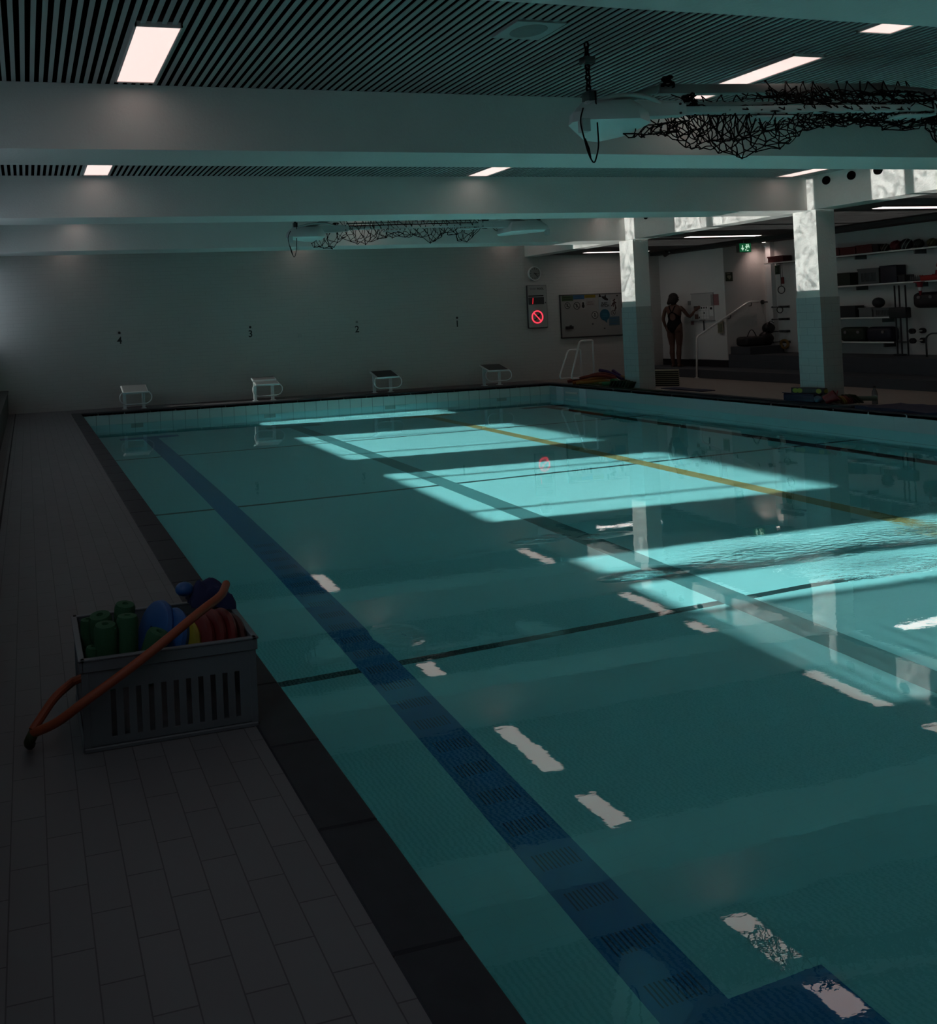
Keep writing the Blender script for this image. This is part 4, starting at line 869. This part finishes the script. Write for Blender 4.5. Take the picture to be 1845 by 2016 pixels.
for (y0, y1, lab, m_) in ((12.5, 13.0, 'dark green holdall on the lowest shelf', M['shgreen']), (11.98, 12.47, 'black holdall with a pale disc on the lowest shelf', M['shnavy'])):
    t = thing('holdall', (16.02, (y0 + y1) / 2, .72), lab, 'bag', 'holdalls on the lowest shelf'); w_ = (y1 - y0) / 2
    q = MB(); q.rbox(-.13, .12, -w_, w_, 0, .29, .08, seg=4); q.build('body', m_, t, smooth=True)
    for s_ in ((-.5, .35) if m_ == M['shgreen'] else (-.35,)): q = MB(); q.cyl((0, 0), .028, 0, .015, 14, M=WX(s_ * w_ * 1.2, .19, -.13, 0)); q.build('disc_badge', mat('pale_badge', (.22, .23, .23), .5), t, smooth=True)
# stand of black poles and a black block
t = thing('pole_stand', (15.82, 11.74, .47), 'stand of three black poles with a black block', 'stand')
for y_ in (.08, 0, -.11): q = MB(); q.tube([(0, y_, .0), (0, y_, 1.31)], .013, 8); q.build('pole', M['black'], t, smooth=True)
q = MB(); q.rbox(-.07, .07, -.15, .16, .70, .90, .02); q.build('block', M['black'], t, smooth=True)
for y_ in (.04, -.11): q = MB(); q.cyl((0, y_), .10, 0, .03, 20); q.build('foot', M['black'], t, smooth=True); break
for z_ in (.92, .74):
    t = thing('dumbbell', (15.9, 11.62, z_), ('upper' if z_ > .8 else 'lower') + ' black dumbbell beside the pole stand', 'dumbbell', 'dumbbells beside the pole stand')
    q = MB(); q.cyl((0, 0), .014, 0, .3, 10, M=Matrix.Rotation(PI / 2, 4, 'Y')); q.build('bar', M['steel'], t, smooth=True)
    for x_ in (0, .25): q = MB(); q.cyl((0, 0), .05, x_, x_ + .05, 18, M=Matrix.Rotation(PI / 2, 4, 'Y')); q.build('weight', M['black'], t, smooth=True)
t = thing('wall_tub', (16.0, 11.2, 1.34), 'rounded black tub under the red tray with two pale knobs', 'tub')
q = MB(); q.rbox(-.15, .19, -.33, .36, 0, .29, .09, seg=4); q.build('body', mat('tub_black', (.02, .018, .02), .5), t, smooth=True)
for y_ in (.22, .02): q = MB(); q.cyl((0, 0), .028, 0, .02, 14, M=WX(y_, .2, -.15, 0)); q.build('knob', mat('knob_pale', (.2, .19, .19), .5), t, smooth=True)
t = thing('frame_trolley', (15.6, 11.0, .47), 'thin dark tube frame standing at the right picture edge', 'trolley')
q = MB(); q.tube(arc([(0, .16, 0), (0, .16, .35), (0, .08, .42), (0, -.5, .42), (0, -.5, 0)], .06), .014, 8); q.build('frame', M['darksteel'], t, smooth='all')
# wall pegs left of the near column
for k, (y_, z_, lab) in enumerate(((14.54, 1.47, 'topmost'), (14.55, 1.2, 'second'), (14.55, .935, 'third'), (14.56, .70, 'lowest'))):
    t = thing('wall_peg', (XE, y_, z_), lab + ' double peg on the wall between the white post and near column', 'peg', 'wall pegs by the white post')
    for dy in (0, -.18): q = MB(); q.tube([(0, dy, 0), (-.22, dy, 0)], .010, 8); q.ball((-.225, dy, 0), .022, n=10); q.build('peg', M['darksteel'], t, smooth='all')
    q = MB(); q.box(-.012, 0, -.22, .04, -.025, .025); q.build('plate', M['darksteel'], t)
for (y_, z_, r_, c_, lab) in ((14.29, .66, .085, (.22, .13, .03), 'amber foam ring hanging on the lowest peg'), (14.36, 1.41, .07, (.03, .035, .03), 'dark hoop hanging on the topmost peg'), (14.30, 1.84, .08, (.03, .03, .03), 'dark strap loop hanging under the topmost shelf')):
    q = MB()
    if 'strap' in lab: q.tube([(15.98, y_, z_ + r_), (15.98, y_, 2.42)], .006, 6)
    q.tube([(15.98, y_ + r_ * math.cos(a), z_ + r_ * math.sin(a)) for a in [2 * PI * i / 24 for i in range(24)]], .028 if 'amber' in lab else .009, 10, closed=True); tag(q.build('hanging_ring', mat('ring_colour', c_, .6), smooth='all'), lab, 'ring')
t = thing('sign_plate', (XE, 14.60, 2.29), 'dark green square sign under the far end of the topmost shelf', 'sign'); q = MB(); q.box(-.01, 0, -.09, .09, -.10, .10); q.build('plate', mat('sign_dark_green', (.015, .045, .02), .5), t); q = MB(); q.box(-.014, -.01, -.04, .04, -.045, .045); q.build('symbol', mat('sign_pale', (.05, .09, .06), .5), t)
t = thing('hanging_tag', (16.1, 14.365, 2.045), 'small red tag hanging from a cord under the topmost shelf', 'tag'); q = MB(); q.rbox(-.01, .01, -.035, .035, -.075, .075, .008); q.build('tag', mat('tag_red', (.16, .012, .012), .5), t, smooth=True); q = MB(); q.tube([(0, 0, .07), (0, 0, .37)], .004, 6); q.build('cord', M['darksteel'], t)

# ================================================================== back wall of the side area
t = thing('notice_board', (15.1, 15.53, 1.55), 'pale notice board with grid sheets on the wall facing the swimmer', 'notice board')
q = MB(); q.box(-.015, 0, -.32, .30, -.31, .30); q.build('panel', mat('notice_panel', (.50, .50, .48), .6), t)
q = MB(); q.box(-.018, -.015, -.34, .32, .30, .315); q.box(-.05, 0, -.34, .32, -.325, -.31); q.build('frame', mat('notice_frame', (.30, .30, .29), .5), t)
def card(name, y0, y1, z0, z1, m, lab, cat, group=None, x=15.082):
    t = thing(name, (x, (y0 + y1) / 2, (z0 + z1) / 2), lab, cat, group); a, b = (y1 - y0) / 2, (z1 - z0) / 2
    q = MB(); q.box(-.003, 0, -a, a, -b, b); q.build('card', m, t); return t, a, b
M['papw'] = mat('paper_white', (.72, .72, .69), .6)
t, a, b = card('timetable_sheet', 15.345, 15.635, 1.27, 1.56, M['papw'], 'white gridded timetable sheet with small black icons', 'sheet')
for i in range(4): q = MB(); q.box(-.005, -.003, a - .05 - i * .065, a - .02 - i * .065, b - .055, b - .015); q.build('icon', M['ink'], t)
for (dy, dz) in ((-.02, -.01), (.12, -.11)): q = MB(); q.box(-.005, -.003, dy - .014, dy + .014, dz - .02, dz + .02); q.build('icon', M['ink'], t)
q = MB()
for i in range(1, 4): q.box(-.0045, -.003, a - i * 2 * a / 4 - .002, a - i * 2 * a / 4 + .002, -b, b - .07)
for i in range(4): q.box(-.0045, -.003, -a, a, -b + i * .065 - .0015, -b + i * .065 + .0015)
q.build('grid_lines', mat('grid_grey', (.3, .3, .3), .6), t)
t, a, b = card('notice_sheet', 15.22, 15.325, 1.33, 1.55, M['papw'], 'narrow white sheet with a black square beside the timetable', 'sheet'); q = MB(); q.box(-.005, -.003, -.03, .03, .04, .09); q.build('icon', M['ink'], t)
card('notice_sheet', 15.07, 15.21, 1.57, 1.82, mat('paper_red', (.30, .14, .14), .6), 'reddish sheet at the upper right end of the notice wall', 'sheet', x=15.097)
card('notice_sheet', 15.21, 15.27, 1.57, 1.82, mat('paper_grey', (.28, .28, .27), .6), 'slim grey sheet left of the reddish sheet', 'sheet', x=15.08)
card('notice_sheet', 15.86, 15.95, 1.60, 1.70, mat('paper_dull', (.22, .22, .21), .6), 'small grey sheet on the wall right of the swimmer head', 'sheet', x=15.099)
card('photo_sheet', 15.65, 15.76, 1.47, 1.57, mat('photo_dark', (.05, .045, .04), .5), 'dark photo card just above the swimmer hand', 'sheet', x=15.08)
card('photo_sheet', 15.64, 15.74, 1.27, 1.38, mat('photo_brown', (.12, .07, .06), .5), 'brownish photo card left of the timetable bottom', 'sheet', x=15.08)
card('photo_sheet', 15.80, 15.88, 1.14, 1.24, mat('photo_pink', (.26, .12, .12), .5), 'pinkish card below the swimmer elbow', 'sheet', x=15.099)
t = thing('squeegee', (15.08, 15.50, .95), 'black squeegee hanging below the notice board', 'squeegee'); q = MB(); q.tube([(0, 0, 0), (0, 0, .30)], .012, 8); q.build('handle', M['black'], t, smooth=True); q = MB(); q.box(-.015, .01, -.05, .10, .285, .30); q.build('blade', M['black'], t)
t = thing('leaflet_holder', (15.09, 15.03, .94), 'beige leaflet holder low on the wall corner', 'leaflet holder'); q = MB(); q.box(-.03, 0, -.07, .07, 0, .28); q.build('pocket', mat('leaflet_beige', (.30, .27, .20), .6), t); q = MB(); q.box(-.034, -.03, -.055, .055, .03, .22); q.build('leaflet', mat('leaflet_green', (.16, .17, .11), .6), t)
t = thing('defibrillator_sign', (15.23, 14.9, 2.19), 'square dark sign with a pale heart on the back wall', 'sign'); q = MB(); q.box(-.095, .095, -.008, 0, -.10, .10); q.build('plate', mat('aed_green', (.03, .05, .025), .5), t)
q = MB(); q.ball((-.022, -.008, .0), .033, n=14, sc=(1, .12, 1)); q.ball((.022, -.008, .0), .033, n=14, sc=(1, .12, 1)); q.add([(-.052, -.012, -.012), (.052, -.012, -.012), (0, -.012, -.07)], [(0, 1, 2)]); q.box(-.07, .03, -.0105, -.008, .055, .075); q.build('heart_symbol', mat('aed_pale', (.30, .32, .22), .5), t)
# emergency exit sign
t = thing('exit_sign', (14.73, 14.0, 2.745), 'green lit emergency exit sign hanging from the side ceiling', 'exit sign')
q = MB(); q.rbox(-.15, .15, -.03, .05, -.095, .095, .006); q.build('housing', mat('exit_housing', (.03, .05, .035), .5), t)
q = MB(); q.box(-.145, .145, -.034, -.03, -.09, .09); q.build('face', mat('exit_green', (.01, .12, .04), .5, emit=((.008, .12, .045), .55)), t)
ex = mat('exit_white', (.6, .7, .6), .5, emit=((.55, .85, .62), .8))
q = MB(); q.box(-.082, -.062, -.038, -.034, -.02, .055); q.add([(-.115, -.037, -.005), (-.029, -.037, -.005), (-.072, -.037, -.065)], [(0, 1, 2)]); q.build('arrow', ex, t)
q = MB()
for (x0, x1, z0, z1) in ((.02, .045, .04, .07), (.0, .06, .01, .03), (.02, .045, -.02, .02), (-.005, .02, -.06, -.03), (.04, .075, -.07, -.05), (.06, .085, .02, .075), (.085, .10, -.01, .045)): q.box(x0, x1, -.038, -.034, z0, z1)
q.build('running_figure', ex, t)
q = MB(); q.tube([(0, 0, .09), (0, 0, .175)], .008, 8); q.build('hanger', M['darksteel'], t)
t = thing('security_camera', (14.78, 16.2, 2.92), 'small black camera under the side ceiling by the end wall', 'camera'); q = MB(); q.cyl((0, 0), .03, -.04, 0, 14); q.build('mount', M['black'], t, smooth=True); q = MB(); q.cyl((0, 0), .045, -.06, .09, 16, M=Matrix.Translation((0, -.02, -.09)) @ Matrix.Rotation(1.2, 4, 'X')); q.build('body', M['black'], t, smooth=True); q = MB(); q.cyl((0, 0), .02, .09, .10, 12, M=Matrix.Translation((0, -.02, -.09)) @ Matrix.Rotation(1.2, 4, 'X')); q.build('lens', M['white'], t)
t = thing('ceiling_spot', (15.88, 14.58, 2.92), 'small bright round spot in the side ceiling by the white post', 'lamp'); q = MB(); q.cyl((0, 0), .045, -.012, 0, 20); q.build('rim', M['white'], t, smooth=True); q = MB(); q.cyl((0, 0), .035, -.016, -.012, 20); q.build('lens', mat('spot_lens', (.8, .8, .8), .5, emit=((1, .8, .74), 3)), t)
sl_ = bpy.data.objects.new('spot_light', bpy.data.lights.new('spot_light', 'SPOT')); COL.objects.link(sl_); sl_.parent = t; sl_.location = (0, 0, -.05); sl_.rotation_euler = (math.radians(20), math.radians(-12), 0); sl_.data.energy = 6 * LAMP; sl_.data.color = (1, .72, .66); sl_.data.spot_size = math.radians(120); sl_.data.spot_blend = 1; sl_.data.shadow_soft_size = .04
# bags on a low bench
q = MB(); q.rbox(15.14, 16.05, 14.36, 14.86, .47, .64, .008); tag(q.build('low_bench', M['step']), 'low dark bench block under the black bags', 'bench')
t = thing('sports_bag', (15.42, 14.6, .64), 'black sports bag with a raised handle on the low bench', 'bag'); q = MB(); q.rbox(-.26, .24, -.16, .16, 0, .21, .07, seg=4); q.build('body', M['black'], t, smooth=True)
q = MB(); q.tube([(-.16 + .26 * i / 10, -.06, .19 + .17 * math.sin(PI * i / 10)) for i in range(11)], .009, 8); q.build('handle', M['black'], t, smooth='all')
for (x_, z_, r_, lab) in ((15.80, .79, .17, 'lower black rucksack beside the sports bag'), (15.89, 1.02, .135, 'upper black rucksack heaped against the white post')):
    t = thing('rucksack', (x_, 14.58, z_), lab, 'bag', 'black rucksacks on the low bench'); q = MB(); q.ball((0, 0, 0), r_, n=20, sc=(1, .8, .95))
    q.v = [tuple(Vector(p_) * (1 + .18 * noise.noise(Vector(p_) * 9 + Vector((x_ * 5, 0, 0))))) for p_ in q.v]; q.build('body', M['black'], t, smooth='all')
    q = MB(); q.tube([(-.07 + .14 * i / 8, -r_ * .5, r_ * .8 + .04 * math.sin(PI * i / 8)) for i in range(9)], .008, 6); q.build('strap', M['black'], t, smooth='all')

# ================================================================== the swimmer
def loft(mb, rings, n=18):
    """rings: (centre, side vector, depth vector) ellipses -> closed tube"""
    vs_ = []; fs_ = []
    for c_, u_, w_ in rings:
        for k in range(n): a_ = 2 * PI * k / n; vs_.append(tuple(Vector(c_) + Vector(u_) * math.cos(a_) + Vector(w_) * math.sin(a_)))
    for i in range(len(rings) - 1):
        for k in range(n): fs_.append((i * n + k, i * n + (k + 1) % n, (i + 1) * n + (k + 1) % n, (i + 1) * n + k))
    fs_.append(tuple(range(n - 1, -1, -1))); fs_.append(tuple((len(rings) - 1) * n + k for k in range(n))); mb.add(vs_, fs_)
def limb(mb, pts, rad, n=14):
    mb.tube(pts, rad, n)
    for p_, r_ in ((pts[0], rad[0]), (pts[-1], rad[-1])): mb.ball(p_, r_ * .98, n=12)
sk = MB()
# local frame: +x forward (the way she faces), +y her left, z up; feet on z = 0
tor = [(.80, .0, .150, .105), (.86, -.01, .172, .122), (.92, -.015, .176, .125), (.98, -.005, .165, .112), (1.05, .005, .138, .095), (1.11, .01, .128, .088), (1.18, .01, .138, .095), (1.26, .01, .155, .108), (1.33, .0, .165, .100), (1.39, -.01, .160, .080), (1.425, -.012, .120, .062), (1.45, -.008, .065, .052), (1.50, .002, .050, .052), (1.54, .008, .048, .052)]
loft(sk, [((x_, 0, z_), (0, a_, 0), (b_, 0, 0)) for z_, x_, a_, b_ in tor], 26)
for s_ in (-1, 1):
    y_ = s_ * .085
    limb(sk, [(-.01, s_ * .085, .86), (0, s_ * .086, .72), (.01, s_ * .082, .58), (.01, s_ * .078, .49), (-.005, s_ * .076, .40), (-.02, s_ * .074, .32), (-.015, s_ * .070, .20), (-.01, s_ * .066, .09), (-.005, s_ * .066, .05)], [.088, .084, .068, .054, .052, .056, .046, .034, .034])
    sk.ball((-.045, s_ * .085, .87), .088, n=16)
    # foot with toes
    loft(sk, [((-.055, s_ * .066, .028), (0, .026, 0), (0, 0, .026)), ((-.01, s_ * .067, .038), (0, .032, 0), (0, 0, .038)), ((.05, s_ * .070, .030), (0, .036, 0), (0, 0, .028)), ((.11, s_ * .074, .018), (0, .042, 0), (0, 0, .017))], 14)
    for k in range(5): ln = (.062, .056, .050, .043, .034)[k]; yy = s_ * (.044 + k * .016); sk.tube([(.10, yy, .014), (.10 + ln * .6, yy, .013), (.10 + ln, yy, .010)], [.010 if k else .012] * 3, 8)
def hand(mb, wrist, dirv, palm_n, thumb_side, curl=.35):
    d_ = Vector(dirv).normalized(); n_ = Vector(palm_n); n_ = (n_ - d_ * n_.dot(d_)).normalized(); s_ = d_.cross(n_) * thumb_side
    w_ = Vector(wrist)
    loft(mb, [(w_, s_ * .022, n_ * .016), (w_ + d_ * .03, s_ * .032, n_ * .016), (w_ + d_ * .06, s_ * .038, n_ * .014), (w_ + d_ * .085, s_ * .036, n_ * .011)], 14)
    for k, (off, ln) in enumerate(((.027, .066), (.009, .076), (-.009, .070), (-.027, .054))):
        b_ = w_ + d_ * .08 + s_ * off; a1 = (d_ * math.cos(curl) + n_ * math.sin(curl)); a2 = (d_ * math.cos(curl * 2.2) + n_ * math.sin(curl * 2.2))
        mb.tube([b_, b_ + d_ * .008, b_ + d_ * .008 + a1 * ln * .5, b_ + d_ * .008 + a1 * ln * .5 + a2 * ln * .5], [.0095, .009, .0082, .0065], 8)
    b_ = w_ + d_ * .03 + s_ * .026; t1 = (d_ * .72 + s_ * .62 + n_ * .25).normalized(); t2 = (d_ * .9 + s_ * .25 + n_ * .3).normalized()
    mb.tube([b_, b_ + t1 * .032, b_ + t1 * .032 + t2 * .028], [.012, .0105, .008], 8)
# left arm hangs, slightly bent and away from the body; right arm reaches up and forward to the wall
LA = [(-.01, .155, 1.375), (-.02, .20, 1.30), (-.03, .235, 1.13), (-.02, .235, 1.08), (.02, .225, .98), (.05, .205, .87)]
limb(sk, LA, [.044, .042, .036, .034, .031, .022]); hand(sk, (.05, .205, .87), (.18, -.10, -1), (0.4, -1, 0), -1, .4)
RA = [(-.005, -.155, 1.375), (.03, -.20, 1.31), (.10, -.265, 1.175), (.125, -.285, 1.15), (.145, -.34, 1.21), (.15, -.385, 1.28)]
limb(sk, RA, [.044, .042, .036, .034, .031, .022]); hand(sk, (.15, -.385, 1.28), (.10, -.62, .55), (1, .1, -.1), 1, .12)
# head turned to her right
HM = Matrix.Translation((.015, -.005, 1.60)) @ Matrix.Rotation(math.radians(-48), 4, 'Z') @ Matrix.Rotation(math.radians(10), 4, 'Y')
def hp(x_, y_, z_): return HM @ Vector((x_, y_, z_))
hd = MB(); hd.ball((0, 0, .012), .088, n=26, sc=(1.05, .86, 1.05)); sk.v += []
o_ = len(sk.v); sk.v += [tuple(HM @ Vector(p_)) for p_ in hd.v]; sk.f += [tuple(i + o_ for i in f_) for f_ in hd.f]; sk.mi += hd.mi
loft(sk, [(hp(.03, 0, -.03), (HM.to_3x3() @ Vector((0, .066, 0))), (HM.to_3x3() @ Vector((.058, 0, 0)))), (hp(.042, 0, -.07), (HM.to_3x3() @ Vector((0, .050, 0))), (HM.to_3x3() @ Vector((.047, 0, 0)))), (hp(.055, 0, -.102), (HM.to_3x3() @ Vector((0, .026, 0))), (HM.to_3x3() @ Vector((.026, 0, 0))))], 18)
sk.tube([hp(.088, 0, .012), hp(.100, 0, -.012), hp(.112, 0, -.034), hp(.094, 0, -.044)], [.009, .010, .013, .008], 8)      # nose
sk.tube([hp(.084, -.022, -.068), hp(.096, 0, -.066), hp(.084, .022, -.068)], [.005, .009, .005], 8)                          # lips
sk.tube([hp(.082, -.045, .026), hp(.094, -.02, .032), hp(.094, .02, .032), hp(.082, .045, .026)], .009, 8)                   # brow
for s_ in (-1, 1): sk.ball(hp(.0, s_ * .079, -.012), .022, n=10, sc=(.7, .45, 1.2))
PR = Matrix.Translation((14.70, 15.95, .18)) @ Matrix.Rotation(math.radians(22), 4, 'Z')
per = thing('person', (0, 0, 0), 'swimmer in a black cross-back swimsuit standing on the steps, reaching to the notice board', 'person'); per.matrix_world = PR
skin = mat('skin', (.12, .062, .045), .55, spec=.3)
raw = sk.build('body_raw', skin)
md = raw.modifiers.new('r', 'REMESH'); md.mode = 'VOXEL'; md.voxel_size = .0055; md.use_smooth_shade = True
ms = raw.modifiers.new('s', 'SMOOTH'); ms.iterations = 3; ms.factor = .5
dg = bpy.context.evaluated_depsgraph_get(); dg.update(); me = bpy.data.meshes.new_from_object(raw.evaluated_get(dg)); me.name = 'body'
bpy.data.objects.remove(raw)
if not me.materials: me.materials.append(skin)
body = bpy.data.objects.new('body', me); COL.objects.link(body); body.parent = per
# swimsuit: a shell grown from the body inside the suit outline
def in_suit(co):
    x_, y_, z_ = co; ay = abs(y_)
    if ay > .20 or z_ > 1.42 or z_ < .76: return False
    if z_ < .80 and ay > .035: return False
    leg = .80 + max(0, ay - .03) * 1.25 + (max(0, ay - .09) * 1.0 if x_ < 0 else .02)      # leg openings
    if z_ < leg: return False
    if x_ < .02:                                                                            # back: cross straps and keyhole
        if z_ > 1.27:
            t_ = (z_ - 1.27) / .15; c_ = .012 + .055 * t_; return abs(ay - c_) < .016
        if ((y_) / .062) ** 2 + ((z_ - 1.165) / .085) ** 2 < 1: return False
        if z_ > 1.13: return ay < .05 + (1.27 - z_) * 1.0
    else:
        if z_ > 1.30: return abs(ay - .075) < .022
    if z_ > 1.24 and ay > .135: return False
    return ay < .178
bm = bmesh.new(); bm.from_mesh(me); bm.verts.ensure_lookup_table()
keep = {v.index for v in bm.verts if in_suit(v.co)}
dele = [f for f in bm.faces if not all(v.index in keep for v in f.verts)]
nr = {v.index: v.normal.copy() for v in bm.verts}
for v in bm.verts: v.co += v.normal * .0035
bmesh.ops.delete(bm, geom=dele, context='FACES'); bmesh.ops.solidify(bm, geom=bm.faces[:], thickness=-.003)
sm_ = bpy.data.meshes.new('swimsuit'); bm.to_mesh(sm_); bm.free(); sm_.materials.clear(); sm_.materials.append(mat('swimsuit_black', (.006, .006, .007), .85, spec=.15)); 
for p_ in sm_.polygons: p_.use_smooth = True; p_.material_index = 0
so_ = bpy.data.objects.new('swimsuit', sm_); COL.objects.link(so_); so_.parent = per
# hair: cap over the skull and a shoulder length fall
q = MB(); hb = MB(); hb.ball((-.012, 0, .022), .100, n=26, sc=(1.02, .93, 1.0)); vs_ = [Vector(p_) for p_ in hb.v]
fs_ = [f_ for f_ in hb.f if sum(vs_[i].x for i in f_) / len(f_) < .052 or sum(vs_[i].z for i in f_) / len(f_) > .072]
q.add([tuple(HM @ p_) for p_ in vs_], fs_)
for k in range(26):
    a_ = PI * (.30 + 1.40 * k / 25); bx, by = math.cos(a_) * .085, math.sin(a_) * .083
    jx = rnd.uniform(-.012, .012); ln = .20 + rnd.uniform(-.03, .02)
    q.tube([hp(bx * .9, by * .95, .04), hp(bx * 1.12, by * 1.1, -.02), hp(bx * 1.08 - .012, by * 1.02, -.085), hp(bx * 1.0 - .03 + jx, by * .95, .04 - ln)], [.018, .021, .018, .006], 8)
q.build('hair', mat('hair_dark', (.014, .009, .007), .7), per, smooth='all')

# ================================================================== added lamps in place of sunlight off the water, for columns and edge beam
def bounce_lamp(y0, y1, z0, z1, p, seed):
    dv = Vector((.93, 0.0, .36)).normalized(); L_ = bpy.data.lights.new('added_glint_lamp', 'AREA'); L_.shape = 'RECTANGLE'
    o = bpy.data.objects.new('added_glint_lamp', L_); COL.objects.link(o); dist = 2.0
    c_ = Vector((11.42, (y0 + y1) / 2, (z0 + z1) / 2)) - dv * dist; o.location = c_
    zc = -dv; yc = Vector((0, 1, 0)); xc = yc.cross(zc).normalized()
    o.rotation_euler = Matrix((xc, yc, zc)).transposed().to_euler()
    hgt = (z1 - z0) * .93; L_.size = hgt; L_.size_y = y1 - y0; L_.spread = math.radians(1.0); L_.energy = p * hgt * (y1 - y0); L_.color = (1.0, .99, .95)
    L_.use_nodes = True; nt = L_.node_tree; em = nt.nodes['Emission']
    g = nt.nodes.new('ShaderNodeNewGeometry'); mp = nt.nodes.new('ShaderNodeMapping'); mp.inputs['Scale'].default_value = (hgt * 9, (y1 - y0) * 9, 1); mp.inputs['Location'].default_value = (seed, seed * 2.3, 0)
    n = nt.nodes.new('ShaderNodeTexNoise'); n.inputs['Scale'].default_value = 1; n.inputs['Detail'].default_value = 3; n.inputs['Distortion'].default_value = 1.2
    mr = nt.nodes.new('ShaderNodeMapRange'); mr.inputs['From Min'].default_value = .30; mr.inputs['From Max'].default_value = .62; mr.inputs['To Min'].default_value = .25; mr.inputs['To Max'].default_value = 1.25
    nt.links.new(g.outputs['Parametric'], mp.inputs[0]); nt.links.new(mp.outputs[0], n.inputs['Vector']); nt.links.new(n.outputs['Fac'], mr.inputs['Value']); nt.links.new(mr.outputs[0], em.inputs['Strength'])
GLINT_LAMP = 3.0
for k, (a, b) in enumerate(((13.25, 15.05), (9.6, 11.42), (11.56, 12.25), (8.32, 8.75), (6.2, 8.2))):
    bounce_lamp(a, b, 1.695, 3.36, GLINT_LAMP, k * 3.1)
